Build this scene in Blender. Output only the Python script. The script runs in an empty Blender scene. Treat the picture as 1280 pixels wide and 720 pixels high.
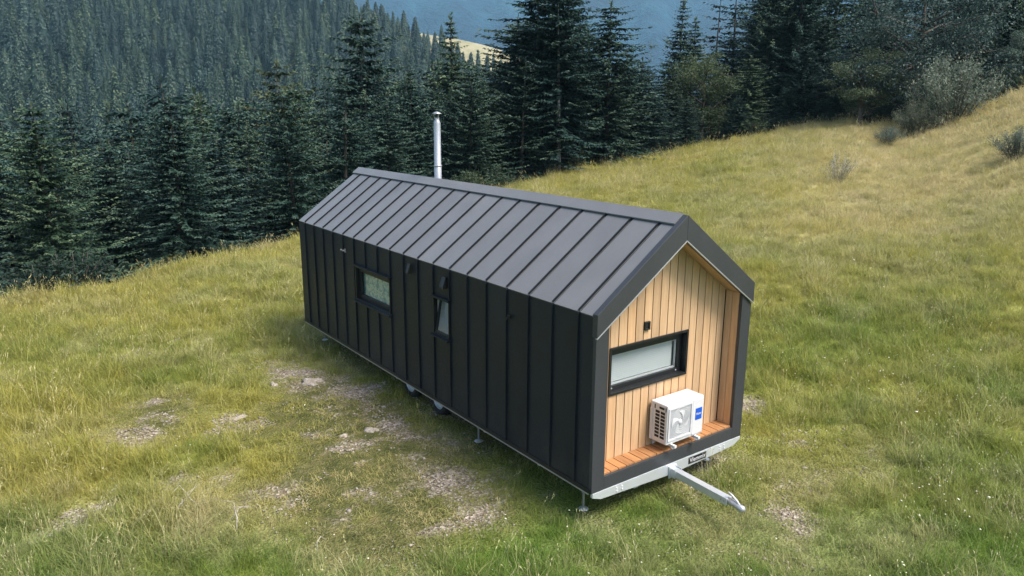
import bpy, bmesh, math, random
import numpy as np
from mathutils import Vector, Matrix
R = math.radians
scene = bpy.context.scene
col = scene.collection

# ------------------------------------------------------------------ camera
CAM = np.array([-7.56271, -6.40671, 5.35392])
YAW, PITCH, ROLL, FPX = 0.633668, 0.234331, 0.005344, 917.894
def cam_basis():
    f = np.array([math.sin(YAW)*math.cos(PITCH), math.cos(YAW)*math.cos(PITCH), -math.sin(PITCH)])
    r = np.array([math.cos(YAW), -math.sin(YAW), 0.0]); u = np.cross(r, f)
    c, s = math.cos(ROLL), math.sin(ROLL)
    return r*c+u*s, -r*s+u*c, f
CR, CU, CF = cam_basis()
cam_data = bpy.data.cameras.new('camera')
cam = bpy.data.objects.new('camera', cam_data); col.objects.link(cam)
cam_data.sensor_width = 36.0; cam_data.lens = 36.0*FPX/1280.0
cam_data.clip_start = 0.1; cam_data.clip_end = 20000
m = Matrix.Identity(4)
for i in range(3):
    m[i][0], m[i][1], m[i][2], m[i][3] = CR[i], CU[i], -CF[i], CAM[i]
cam.matrix_world = m
scene.camera = cam

# ------------------------------------------------------------------ sky, sun, exposure
SUN_EL, SUN_AZ = R(56), R(156)          # azimuth clockwise from +Y: front right of the house
world = bpy.data.worlds.new('World'); scene.world = world; world.use_nodes = True
wt = world.node_tree
bg = wt.nodes['Background']
sky = wt.nodes.new('ShaderNodeTexSky'); sky.sky_type = 'NISHITA'; sky.sun_disc = False
sky.sun_elevation = SUN_EL; sky.sun_rotation = SUN_AZ
sky.air_density = 1.0; sky.dust_density = 3.0; sky.ozone_density = 1.0
wt.links.new(sky.outputs[0], bg.inputs[0]); bg.inputs[1].default_value = 0.07
sun_d = bpy.data.lights.new('sun', 'SUN'); sun_d.energy = 1.5; sun_d.angle = R(24); sun_d.color = (1.0, 0.94, 0.86)
sun = bpy.data.objects.new('sun', sun_d); col.objects.link(sun)
sdir = Vector((math.sin(SUN_AZ)*math.cos(SUN_EL), math.cos(SUN_AZ)*math.cos(SUN_EL), math.sin(SUN_EL)))
sun.rotation_euler = sdir.to_track_quat('Z', 'Y').to_euler()
scene.view_settings.view_transform = 'Standard'; scene.view_settings.look = 'None'
scene.view_settings.exposure = 1.95; scene.view_settings.gamma = 1.0
cy = scene.cycles
cy.use_denoising = True; cy.volume_bounces = 0; cy.max_bounces = 6; cy.diffuse_bounces = 3
cy.glossy_bounces = 3; cy.transmission_bounces = 4; cy.transparent_max_bounces = 8
cy.caustics_reflective = False; cy.caustics_refractive = False
cy.sample_clamp_indirect = 6.0

# ------------------------------------------------------------------ helpers
def tag(o, label=None, cat=None, group=None, kind=None):
    if label: o['label'] = label
    if cat: o['category'] = cat
    if group: o['group'] = group
    if kind: o['kind'] = kind
    return o
def empty(name, loc=(0, 0, 0), rz=0, sc=1.0):
    o = bpy.data.objects.new(name, None); col.objects.link(o)
    o.location = loc; o.rotation_euler = (0, 0, rz)
    o.scale = (sc, sc, sc) if not hasattr(sc, '__len__') else sc
    o.empty_display_size = 0.3
    return o
def link(name, mesh, parent=None, loc=(0, 0, 0), rot=(0, 0, 0)):
    o = bpy.data.objects.new(name, mesh); col.objects.link(o)
    o.location = loc; o.rotation_euler = rot
    if parent: o.parent = parent
    return o
class MB:
    """collects faces; build() makes ONE mesh"""
    def __init__(s): s.v = []; s.f = []; s.mi = []; s.cur = 0
    def add(s, vs, fs):
        b = len(s.v); s.v += [tuple(v) for v in vs]
        for f in fs: s.f.append(tuple(b+i for i in f)); s.mi.append(s.cur)
        return s
    def box(s, a, b):
        (x0, y0, z0), (x1, y1, z1) = a, b
        return s.add([(x0,y0,z0),(x1,y0,z0),(x1,y1,z0),(x0,y1,z0),(x0,y0,z1),(x1,y0,z1),(x1,y1,z1),(x0,y1,z1)],
                     [(0,3,2,1),(4,5,6,7),(0,1,5,4),(1,2,6,5),(2,3,7,6),(3,0,4,7)])
    def prism(s, poly, fn0, fn1):
        """poly of 2-D points; fn0/fn1 map them to the two end faces"""
        n = len(poly); vs = [fn0(*p) for p in poly]+[fn1(*p) for p in poly]
        fs = [tuple(range(n-1, -1, -1)), tuple(range(n, 2*n))]+[(i, (i+1) % n, n+(i+1) % n, n+i) for i in range(n)]
        return s.add(vs, fs)
    def tube(s, pts, rads, n=8, cap=True):
        pts = [Vector(p) for p in pts]; rings = []; vs = []
        for i, p in enumerate(pts):
            d = (pts[min(i+1, len(pts)-1)]-pts[max(i-1, 0)]).normalized()
            a = d.orthogonal().normalized() if i == 0 else (a-d*a.dot(d)).normalized()
            b = d.cross(a)
            r = rads[i] if hasattr(rads, '__len__') else rads
            vs += [p+(a*math.cos(2*math.pi*k/n)+b*math.sin(2*math.pi*k/n))*r for k in range(n)]
        fs = []
        for i in range(len(pts)-1):
            for k in range(n):
                fs.append((i*n+k, i*n+(k+1) % n, (i+1)*n+(k+1) % n, (i+1)*n+k))
        if cap:
            fs.append(tuple(range(n-1, -1, -1))); fs.append(tuple(range((len(pts)-1)*n, len(pts)*n)))
        return s.add(vs, fs)
    def lathe(s, prof, c, axis='z', n=24, close=False):
        vs = []; fs = []
        for k in range(n):
            a = 2*math.pi*k/n
            for r, h in prof:
                if axis == 'z': vs.append((c[0]+r*math.cos(a), c[1]+r*math.sin(a), c[2]+h))
                elif axis == 'x': vs.append((c[0]+h, c[1]+r*math.cos(a), c[2]+r*math.sin(a)))
                else: vs.append((c[0]+r*math.cos(a), c[1]+h, c[2]+r*math.sin(a)))
        q = len(prof)
        for k in range(n):
            for i in range(q-1+(1 if close else 0)):
                j = (i+1) % q; k2 = (k+1) % n
                fs.append((k*q+i, k2*q+i, k2*q+j, k*q+j))
        return s.add(vs, fs)
    def mesh(s, name, mats, smooth=False):
        me = bpy.data.meshes.new(name); me.from_pydata(s.v, [], s.f); me.update()
        for mt in (mats if isinstance(mats, (list, tuple)) else [mats]): me.materials.append(mt)
        me.polygons.foreach_set('material_index', s.mi)
        if smooth: me.polygons.foreach_set('use_smooth', [True]*len(me.polygons))
        bm = bmesh.new(); bm.from_mesh(me); bmesh.ops.recalc_face_normals(bm, faces=bm.faces); bm.to_mesh(me); bm.free()
        return me
    def build(s, name, mats, parent=None, loc=(0, 0, 0), rot=(0, 0, 0), bevel=0, smooth=False):
        o = link(name, s.mesh(name, mats, smooth), parent, loc, rot)
        if bevel:
            b = o.modifiers.new('edges', 'BEVEL'); b.width = bevel; b.segments = 2; b.limit_method = 'ANGLE'; b.angle_limit = R(40)
        return o
def np_mesh(name, V, Q, mats, attrs=None, mi=None, smooth=False):
    """V (n,3), Q (m,4) or (m,3) numpy -> mesh"""
    V = np.asarray(V, np.float32); Q = np.asarray(Q, np.int32)
    me = bpy.data.meshes.new(name); k = Q.shape[1]
    me.vertices.add(len(V)); me.vertices.foreach_set('co', V.ravel())
    me.loops.add(Q.size); me.loops.foreach_set('vertex_index', Q.ravel())
    me.polygons.add(len(Q)); me.polygons.foreach_set('loop_start', np.arange(0, Q.size, k, dtype=np.int32))
    me.update(calc_edges=True); me.validate()
    for mt in (mats if isinstance(mats, (list, tuple)) else [mats]): me.materials.append(mt)
    if mi is not None: me.polygons.foreach_set('material_index', np.asarray(mi, np.int32))
    if smooth: me.polygons.foreach_set('use_smooth', np.ones(len(Q), bool))
    for nm, a in (attrs or {}).items():
        at = me.attributes.new(nm, 'FLOAT', 'POINT'); at.data.foreach_set('value', np.asarray(a, np.float32))
    return me

# numpy value noise
def _hash(i, j, seed):
    h = (i.astype(np.int64)*374761393+j.astype(np.int64)*668265263+seed*1442695041) & 0x7fffffff
    h = ((h ^ (h >> 13))*1274126177) & 0x7fffffff
    return ((h ^ (h >> 16)) & 0xffff)/65535.0
def vnoise(x, y, seed=0):
    x = np.asarray(x, float); y = np.asarray(y, float)
    i = np.floor(x); j = np.floor(y); fx = x-i; fy = y-j
    fx = fx*fx*(3-2*fx); fy = fy*fy*(3-2*fy)
    a = _hash(i, j, seed); b = _hash(i+1, j, seed); c = _hash(i, j+1, seed); d = _hash(i+1, j+1, seed)
    return (a*(1-fx)+b*fx)*(1-fy)+(c*(1-fx)+d*fx)*fy
def fbm(x, y, seed=0, o=4):
    t = 0; amp = .5; tot = 0
    for k in range(o):
        t = t+amp*vnoise(x*2**k, y*2**k, seed+k*17); tot += amp; amp *= .5
    return t/tot
def sstep(a, b, x):
    t = np.clip((x-a)/(b-a), 0, 1); return t*t*(3-2*t)

# ------------------------------------------------------------------ materials
def newmat(name):
    mt = bpy.data.materials.new(name); mt.use_nodes = True
    nt = mt.node_tree; return mt, nt, nt.nodes['Principled BSDF']
def N(nt, typ, **kw):
    n = nt.nodes.new(typ)
    for k, v in kw.items():
        if k.startswith('i_'):
            key = k[2:]; n.inputs[int(key) if key.isdigit() else key.replace('_', ' ')].default_value = v
        else: setattr(n, k, v)
    return n
def ramp(nt, fac, stops):
    r = N(nt, 'ShaderNodeValToRGB'); nt.links.new(fac, r.inputs[0])
    e = r.color_ramp.elements
    while len(e) < len(stops): e.new(0.5)
    for k, (p, c) in enumerate(stops): e[k].position = p; e[k].color = (c[0], c[1], c[2], 1)
    return r.outputs[0]
def mix(nt, a, b, fac, bt='MIX'):
    n = N(nt, 'ShaderNodeMix', data_type='RGBA', blend_type=bt)
    for v, k in ((a, 6), (b, 7)):
        if hasattr(v, 'links') or isinstance(v, bpy.types.NodeSocket): nt.links.new(v, n.inputs[k])
        else: n.inputs[k].default_value = (v[0], v[1], v[2], 1)
    if isinstance(fac, bpy.types.NodeSocket): nt.links.new(fac, n.inputs[0])
    else: n.inputs[0].default_value = fac
    return n.outputs[2]
def noise(nt, scale, detail=3, vec=None, rough=.5):
    n = N(nt, 'ShaderNodeTexNoise'); n.inputs['Scale'].default_value = scale; n.inputs['Detail'].default_value = detail
    n.inputs['Roughness'].default_value = rough
    if vec is not None: nt.links.new(vec, n.inputs['Vector'])
    return n.outputs['Fac']
def mapr(nt, v, a, b, c=0, d=1):
    n = N(nt, 'ShaderNodeMapRange'); nt.links.new(v, n.inputs[0])
    for k, q in enumerate((a, b, c, d)): n.inputs[k+1].default_value = q
    return n.outputs[0]
def math_(nt, op, a, b):
    n = N(nt, 'ShaderNodeMath', operation=op)
    for k, v in enumerate((a, b)):
        if isinstance(v, bpy.types.NodeSocket): nt.links.new(v, n.inputs[k])
        else: n.inputs[k].default_value = v
    return n.outputs[0]
def bump(nt, bs, h, strength, dist):
    b = N(nt, 'ShaderNodeBump'); b.inputs['Strength'].default_value = strength; b.inputs['Distance'].default_value = dist
    nt.links.new(h, b.inputs['Height']); nt.links.new(b.outputs[0], bs.inputs['Normal'])
def pos(nt): return N(nt, 'ShaderNodeNewGeometry').outputs['Position']
def stretch(nt, vec, sc):
    n = N(nt, 'ShaderNodeMapping'); n.inputs['Scale'].default_value = sc; nt.links.new(vec, n.inputs[0]); return n.outputs[0]

def metal_mat(name, c, rough, var=.25, metallic=0.0, bumpy=.12):
    mt, nt, b = newmat(name); p = pos(nt)
    oi = N(nt, 'ShaderNodeObjectInfo').outputs['Random']
    f1 = noise(nt, 1.7, 4, stretch(nt, p, (1, 1, .35)))
    f2 = noise(nt, 22, 3, p)
    k = math_(nt, 'ADD', math_(nt, 'MULTIPLY', f1, .7), math_(nt, 'MULTIPLY', oi, .3))
    hi = [min(1, x*(1+var)) for x in c]; lo = [x*(1-var) for x in c]
    cc = ramp(nt, k, [(.3, lo), (.7, hi)])
    nt.links.new(cc, b.inputs['Base Color']); b.inputs['Metallic'].default_value = metallic
    nt.links.new(mapr(nt, f2, .3, .7, rough-.06, rough+.08), b.inputs['Roughness'])
    if bumpy: bump(nt, b, noise(nt, 2.2, 2, p), bumpy, .02)
    return mt
M = {}
M['wall'] = metal_mat('dark_wall_metal', (.0125, .0165, .022), .46, .2, 0.0, .3)
M['roof'] = metal_mat('dark_roof_metal', (.142, .143, .145), .36, .10, 0.0, .3)
M['fascia'] = metal_mat('dark_fascia_metal', (.034, .037, .042), .45, .14)
M['black'] = metal_mat('black_trim', (.010, .011, .012), .45, .2)
M['galv'] = metal_mat('galvanised_steel', (.62, .66, .69), .42, .12, .55, .05)
M['steel'] = metal_mat('brushed_flue_steel', (.42, .43, .45), .4, .12, .6, .04)
M['drip'] = metal_mat('pale_drip_metal', (.42, .43, .44), .4, .1, .4, 0)
M['white'] = metal_mat('white_plastic', (.60, .60, .61), .4, .03, 0, 0)
M['offwhite'] = metal_mat('grey_white_plastic', (.40, .41, .43), .45, .05, 0, 0)
M['blue'] = metal_mat('blue_badge', (.01, .09, .50), .4, .05, 0, 0)
M['rubber'] = metal_mat('tyre_rubber', (.016, .016, .017), .8, .2, 0, .1)
M['chrome'] = metal_mat('zinc_leg', (.40, .41, .42), .4, .15, .6, .05)
M['blind'] = metal_mat('blind_slats', (.54, .56, .57), .5, .05, 0, 0)

def splash(mt, z0, z1, c):
    nt = mt.node_tree; b = nt.nodes['Principled BSDF']; p = pos(nt); sp = N(nt, 'ShaderNodeSeparateXYZ'); nt.links.new(p, sp.inputs[0])
    h = mapr(nt, sp.outputs[2], z0, z1, 1, 0); n_ = mapr(nt, noise(nt, 5, 6, stretch(nt, p, (1, 1, .5)), .7), .42, .68)
    src = b.inputs['Base Color'].links[0].from_socket
    nt.links.new(mix(nt, src, c, math_(nt, 'MULTIPLY', math_(nt, 'MULTIPLY', h, n_), .38)), b.inputs['Base Color'])
M['wall'].node_tree.nodes['Principled BSDF'].inputs['Specular IOR Level'].default_value = .28
splash(M['wall'], .5, 1.15, (.075, .066, .052))
def wood_mat(name, c0, c1, c2, axis):
    mt, nt, b = newmat(name); p = pos(nt)
    oi = N(nt, 'ShaderNodeObjectInfo').outputs['Random']
    sc = [14, 14, 14]; sc[axis] = .9
    v = stretch(nt, p, tuple(sc))
    add = N(nt, 'ShaderNodeVectorMath', operation='ADD'); nt.links.new(v, add.inputs[0])
    comb = N(nt, 'ShaderNodeCombineXYZ'); nt.links.new(math_(nt, 'MULTIPLY', oi, 37), comb.inputs[0]); nt.links.new(math_(nt, 'MULTIPLY', oi, 91), comb.inputs[2])
    nt.links.new(comb.outputs[0], add.inputs[1])
    g = noise(nt, 1.6, 6, add.outputs[0], .65)
    g2 = noise(nt, 7, 3, add.outputs[0])
    cc = ramp(nt, g, [(.3, c0), (.52, c1), (.72, c2)])
    cc = mix(nt, cc, (.75, .62, .5), math_(nt, 'MULTIPLY', mapr(nt, g2, .55, .75), .25), 'MULTIPLY')
    tint = ramp(nt, oi, [(0, (.78, .74, .70)), (.5, (1, .98, .95)), (1, (1.0, .90, .78))])
    cc = mix(nt, cc, tint, 1.0, 'MULTIPLY')
    nt.links.new(cc, b.inputs['Base Color']); b.inputs['Roughness'].default_value = .55
    bump(nt, b, g, .12, .003)
    return mt
M['wood'] = wood_mat('larch_cladding', (.47, .31, .18), (.555, .38, .23), (.62, .44, .28), 2)
M['deck'] = wood_mat('oiled_deck', (.27, .125, .05), (.40, .20, .085), (.50, .28, .13), 1)

def glass_mat(name, tint, refl):
    mt, nt, b = newmat(name); out = nt.nodes['Material Output']
    tr = N(nt, 'ShaderNodeBsdfTransparent'); tr.inputs[0].default_value = (*tint, 1)
    gl = N(nt, 'ShaderNodeBsdfGlossy'); gl.inputs['Roughness'].default_value = .02; gl.inputs[0].default_value = (.95, .97, 1, 1)
    fr = N(nt, 'ShaderNodeLayerWeight'); fr.inputs[0].default_value = .5
    f = math_(nt, 'ADD', math_(nt, 'MULTIPLY', math_(nt, 'POWER', fr.outputs['Facing'], 5.0), .95), refl)
    ms = N(nt, 'ShaderNodeMixShader'); nt.links.new(f, ms.inputs[0]); nt.links.new(tr.outputs[0], ms.inputs[1]); nt.links.new(gl.outputs[0], ms.inputs[2])
    nt.links.new(ms.outputs[0], out.inputs[0]); return mt
M['glass'] = glass_mat('window_glass', (.94, .96, .96), .05)
mt, nt, b = newmat('painted_reflection'); p = pos(nt)  # mottled teal reflection of the pane, painted on an added sheet behind it
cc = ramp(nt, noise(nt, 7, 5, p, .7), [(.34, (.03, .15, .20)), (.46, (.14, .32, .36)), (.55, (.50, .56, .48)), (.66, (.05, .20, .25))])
nt.links.new(cc, b.inputs['Base Color']); b.inputs['Roughness'].default_value = .8; M['reflection_sheet'] = mt
M['liner'] = metal_mat('pale_inner_lining', (.42, .44, .45), .6, .04, 0, 0)

# vegetation
def leaf_mat(name, dark, mid, light, transl=.25, scale=.6, rough=.6, spec=.25, alt=None):
    """leaf colour varies from tree to tree and from leaf clump to leaf clump (a fixed trait of the leaf)"""
    mt, nt, b = newmat(name); out = nt.nodes['Material Output']
    oi = N(nt, 'ShaderNodeObjectInfo').outputs['Random']
    g = N(nt, 'ShaderNodeNewGeometry')
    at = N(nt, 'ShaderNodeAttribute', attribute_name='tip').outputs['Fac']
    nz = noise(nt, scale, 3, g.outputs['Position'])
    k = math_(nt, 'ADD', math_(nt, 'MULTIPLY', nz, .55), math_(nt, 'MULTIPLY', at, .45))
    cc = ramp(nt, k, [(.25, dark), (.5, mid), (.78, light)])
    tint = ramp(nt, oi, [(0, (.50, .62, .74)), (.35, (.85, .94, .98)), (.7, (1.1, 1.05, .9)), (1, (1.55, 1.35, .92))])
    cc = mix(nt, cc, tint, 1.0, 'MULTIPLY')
    nt.links.new(cc, b.inputs['Base Color']); b.inputs['Roughness'].default_value = rough
    b.inputs['Specular IOR Level'].default_value = spec
    if transl:
        tl = N(nt, 'ShaderNodeBsdfTranslucent'); nt.links.new(cc, tl.inputs[0])
        ms = N(nt, 'ShaderNodeMixShader'); ms.inputs[0].default_value = transl
        nt.links.new(b.outputs[0], ms.inputs[1]); nt.links.new(tl.outputs[0], ms.inputs[2]); nt.links.new(ms.outputs[0], out.inputs[0])
    return mt
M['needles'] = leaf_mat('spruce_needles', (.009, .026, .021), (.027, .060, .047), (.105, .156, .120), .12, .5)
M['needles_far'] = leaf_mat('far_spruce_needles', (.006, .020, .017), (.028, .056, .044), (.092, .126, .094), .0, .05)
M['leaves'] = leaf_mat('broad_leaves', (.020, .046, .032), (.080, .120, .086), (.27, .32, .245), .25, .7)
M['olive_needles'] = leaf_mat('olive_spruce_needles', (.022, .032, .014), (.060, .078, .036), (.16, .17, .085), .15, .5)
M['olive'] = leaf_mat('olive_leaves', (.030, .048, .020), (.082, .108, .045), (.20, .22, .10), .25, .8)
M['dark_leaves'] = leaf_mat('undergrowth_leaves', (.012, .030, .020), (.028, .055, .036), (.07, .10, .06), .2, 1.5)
M['shrub'] = leaf_mat('shrub_leaves', (.065, .080, .052), (.145, .165, .112), (.31, .325, .24), .25, 2.0)
mt, nt, b = newmat('bark'); p = pos(nt)
cc = ramp(nt, noise(nt, 6, 5, stretch(nt, p, (3, 3, .6))), [(.3, (.035, .028, .022)), (.6, (.10, .085, .07)), (.8, (.17, .16, .145))])
nt.links.new(cc, b.inputs['Base Color']); b.inputs['Roughness'].default_value = .85; bump(nt, b, noise(nt, 9, 4, p), .6, .03); M['bark'] = mt
mt, nt, b = newmat('pale_bark'); p = pos(nt)
cc = ramp(nt, noise(nt, 3, 5, stretch(nt, p, (3, 3, .6))), [(.3, (.10, .10, .095)), (.55, (.26, .27, .27)), (.8, (.40, .42, .42))])
nt.links.new(cc, b.inputs['Base Color']); b.inputs['Roughness'].default_value = .85; M['pale_bark'] = mt

OLIVE, GREEN, STRAW = (.385, .362, .088), (.140, .235, .040), (.58, .495, .29)
def grass_mat(name, attr_type, transl, gain, stalk=False):
    mt, nt, b = newmat(name); out = nt.nodes['Material Output']
    a1 = N(nt, 'ShaderNodeAttribute', attribute_name='green', attribute_type=attr_type).outputs['Fac']
    a2 = N(nt, 'ShaderNodeAttribute', attribute_name='dry', attribute_type=attr_type).outputs['Fac']
    p = pos(nt)
    n1 = noise(nt, 5.0, 4, p, .65); n2 = noise(nt, 40.0, 2, p)
    c = mix(nt, OLIVE, GREEN, a1)
    c = mix(nt, c, STRAW, a2)
    v = ramp(nt, math_(nt, 'ADD', math_(nt, 'MULTIPLY', n1, .65), math_(nt, 'MULTIPLY', n2, .35)),
             [(.32, (.8*gain, .82*gain, .78*gain)), (.5, (gain, gain, gain)), (.7, (1.18*gain, 1.15*gain, 1.1*gain))])
    c = mix(nt, c, v, 1.0, 'MULTIPLY')
    return mt, nt, b, out, c, p
mt, nt, b, out, c, p = grass_mat('grass_blades', 'INSTANCER', .3, 1.0)
oi = N(nt, 'ShaderNodeObjectInfo').outputs['Random']
c = mix(nt, c, ramp(nt, oi, [(0, (.84, .88, .82)), (.6, (1, 1, 1)), (1, (1.18, 1.14, 1.08))]), 1.0, 'MULTIPLY')
tl = N(nt, 'ShaderNodeBsdfTranslucent'); nt.links.new(c, tl.inputs[0]); nt.links.new(c, b.inputs['Base Color'])
b.inputs['Roughness'].default_value = .6; b.inputs['Specular IOR Level'].default_value = .2
ms = N(nt, 'ShaderNodeMixShader'); ms.inputs[0].default_value = .48
nt.links.new(b.outputs[0], ms.inputs[1]); nt.links.new(tl.outputs[0], ms.inputs[2]); nt.links.new(ms.outputs[0], out.inputs[0]); M['blade'] = mt
mt, nt, b, out, c, p = grass_mat('dry_stalks', 'INSTANCER', .3, 1.0)
c = mix(nt, c, (.42, .36, .20), .7); nt.links.new(c, b.inputs['Base Color']); b.inputs['Roughness'].default_value = .7; M['stalk'] = mt
# ground sheet: turf below the blades, moss and pebbly bare earth
mt, nt, b, out, c, p = grass_mat('meadow_ground', 'GEOMETRY', 0, .85)
bare = N(nt, 'ShaderNodeAttribute', attribute_name='bare').outputs['Fac']
moss = N(nt, 'ShaderNodeAttribute', attribute_name='moss').outputs['Fac']
wood_ = N(nt, 'ShaderNodeAttribute', attribute_name='duff').outputs['Fac']
mc = ramp(nt, noise(nt, 3.5, 6, p, .7), [(.3, (.055, .060, .020)), (.5, (.105, .110, .036)), (.7, (.20, .165, .075))])
c = mix(nt, c, mc, moss)
vor = N(nt, 'ShaderNodeTexVoronoi'); vor.inputs['Scale'].default_value = 26; nt.links.new(p, vor.inputs['Vector'])
sep = N(nt, 'ShaderNodeSeparateColor'); nt.links.new(vor.outputs['Color'], sep.inputs[0])
ec = ramp(nt, sep.outputs[0], [(0, (.13, .10, .07)), (.5, (.27, .22, .165)), (.85, (.42, .36, .29)), (1, (.58, .53, .46))])
n3 = noise(nt, 3.2, 8, p, .8)
bf = mapr(nt, math_(nt, 'ADD', bare, math_(nt, 'MULTIPLY', math_(nt, 'SUBTRACT', n3, .5), 2.4)), .34, .86)
c = mix(nt, c, ec, bf)
c = mix(nt, c, (.030, .028, .018), wood_)
nt.links.new(c, b.inputs['Base Color']); b.inputs['Roughness'].default_value = .95; b.inputs['Specular IOR Level'].default_value = .1
hh = math_(nt, 'ADD', noise(nt, 18, 5, p, .7), math_(nt, 'MULTIPLY', vor.outputs['Distance'], 1.2))
bump(nt, b, hh, .8, .05); M['ground'] = mt

mt, nt, b = newmat('hill_floor'); p = pos(nt)
cc = ramp(nt, noise(nt, .05, 4, p), [(.3, (.010, .020, .016)), (.7, (.022, .034, .024))])
nt.links.new(cc, b.inputs['Base Color']); b.inputs['Roughness'].default_value = 1; M['hill'] = mt
mt, nt, b = newmat('pale_pasture'); p = pos(nt)
cc = ramp(nt, noise(nt, .03, 5, p, .7), [(.3, (.15, .145, .07)), (.5, (.26, .235, .13)), (.7, (.34, .31, .20))])
nt.links.new(cc, b.inputs['Base Color']); b.inputs['Roughness'].default_value = 1; M['pasture'] = mt
mt, nt, b = newmat('haze_blue_forest'); p = pos(nt)
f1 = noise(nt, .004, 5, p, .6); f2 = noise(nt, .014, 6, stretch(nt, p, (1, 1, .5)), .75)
cc = ramp(nt, math_(nt, 'ADD', math_(nt, 'MULTIPLY', f1, .5), math_(nt, 'MULTIPLY', f2, .5)), [(.38, (.001, .018, .042)), (.5, (.003, .042, .086)), (.60, (.010, .068, .115))])  # blue of the distant haze put into the forest colour
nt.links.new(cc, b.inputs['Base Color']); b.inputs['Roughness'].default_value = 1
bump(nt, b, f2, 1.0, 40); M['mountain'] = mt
mt, nt, b = newmat('stone'); p = pos(nt)
oi = N(nt, 'ShaderNodeObjectInfo').outputs['Random']
cc = ramp(nt, noise(nt, 14, 6, p, .75), [(.3, (.16, .13, .10)), (.5, (.31, .265, .215)), (.7, (.48, .44, .38))])
nt.links.new(cc, b.inputs['Base Color']); b.inputs['Roughness'].default_value = .9; bump(nt, b, noise(nt, 30, 5, p), .6, .02); M['stone'] = mt
mt, nt, b = newmat('petal'); b.inputs['Base Color'].default_value = (.70, .67, .50, 1); b.inputs['Roughness'].default_value = .7; M['petal'] = mt
mt, nt, b = newmat('dead_wood'); p = pos(nt)
cc = ramp(nt, noise(nt, 20, 4, p), [(.3, (.26, .23, .18)), (.7, (.50, .46, .38))])
nt.links.new(cc, b.inputs['Base Color']); b.inputs['Roughness'].default_value = .85; M['deadwood'] = mt

# ------------------------------------------------------------------ terrain function
FH = np.array([math.sin(YAW), math.cos(YAW)]); RH = np.array([math.cos(YAW), -math.sin(YAW)])
def st(x, y):
    dx = np.asarray(x, float)-CAM[0]; dy = np.asarray(y, float)-CAM[1]
    return dx*RH[0]+dy*RH[1], dx*FH[0]+dy*FH[1]
def xy(s, t): return CAM[0]+s*RH[0]+t*FH[0], CAM[1]+s*RH[1]+t*FH[1]
def ray(px, py): return CF+CR*(px-640)/FPX-CU*(py-360)/FPX
def ray_t(px, py, t):
    d = ray(px, py); k = t/(d[:2]@FH); return CAM+d*k
def ray_z(px, py, z):
    d = ray(px, py); return CAM+d*((z-CAM[2])/d[2])
# far edge of the meadow: bearing -> distance and height
_e = []
for px, py, T in [(-300, 448, 0), (0, 391, 0), (100, 369, 0), (200, 345, 0), (300, 321, 0), (370, 304, 0), (450, 281, 35), (560, 251, 42), (640, 236, 46), (700, 222, 50),
                  (760, 208, 52), (860, 190, 55), (940, 172, 56), (1040, 155, 56), (1150, 158, 52), (1220, 138, 50), (1280, 114, 48), (1500, 40, 46)]:
    P = ray_z(px, py, 0.0) if T == 0 else ray_t(px, py, T)
    s, t = st(P[0], P[1]); _e.append((s/t, t, P[2]))
_e = np.array(sorted(_e)); _u = np.linspace(-1.2, 1.2, 481)
_k = np.exp(-np.linspace(-2, 2, 21)**2); _k /= _k.sum()
_T = np.convolve(np.pad(np.interp(_u, _e[:, 0], _e[:, 1]), 10, 'edge'), _k, 'valid')
_Z = np.convolve(np.pad(np.interp(_u, _e[:, 0], _e[:, 2]), 10, 'edge'), _k, 'valid')
def edge_T(u): return np.interp(u, _u, _T)
def gz(x, y):
    s, t = st(x, y); u = np.clip(s/np.maximum(t, 6), -1.2, 1.2)
    T = np.interp(u, _u, _T); Z = np.interp(u, _u, _Z)
    w = np.clip((t-11)/(T-11), 0, 1.0)**1.35
    z = Z*w
    e = np.maximum(t-T, 0)
    fall = np.interp(u, [-.6, .0, .12, .3, .5], [.62, .55, .34, .0, -.12])
    drop = fall*e*e/(e+4)
    drop = np.where(drop > 0, 75*np.tanh(drop/75), -30*np.tanh(-drop/30))
    z = z-drop
    x = np.asarray(x, float); y = np.asarray(y, float)
    hd = np.maximum(np.abs(x)-1.6, 0)+np.maximum(np.abs(y-4.8)-6, 0)
    calm = sstep(0.2, 4, hd)
    z = z+calm*((fbm(x*.25, y*.25, 3)-.5)*.5+(fbm(x*1.1, y*1.1, 9)-.5)*.26)+(fbm(x*2.5, y*2.5, 5)-.5)*.05
    return z
def blob(x, y, cx, cy, rx, ry, rot=0):
    c, s_ = math.cos(rot), math.sin(rot); dx = x-cx; dy = y-cy
    return np.exp(-(((dx*c+dy*s_)/rx)**2+((-dx*s_+dy*c)/ry)**2))
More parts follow.
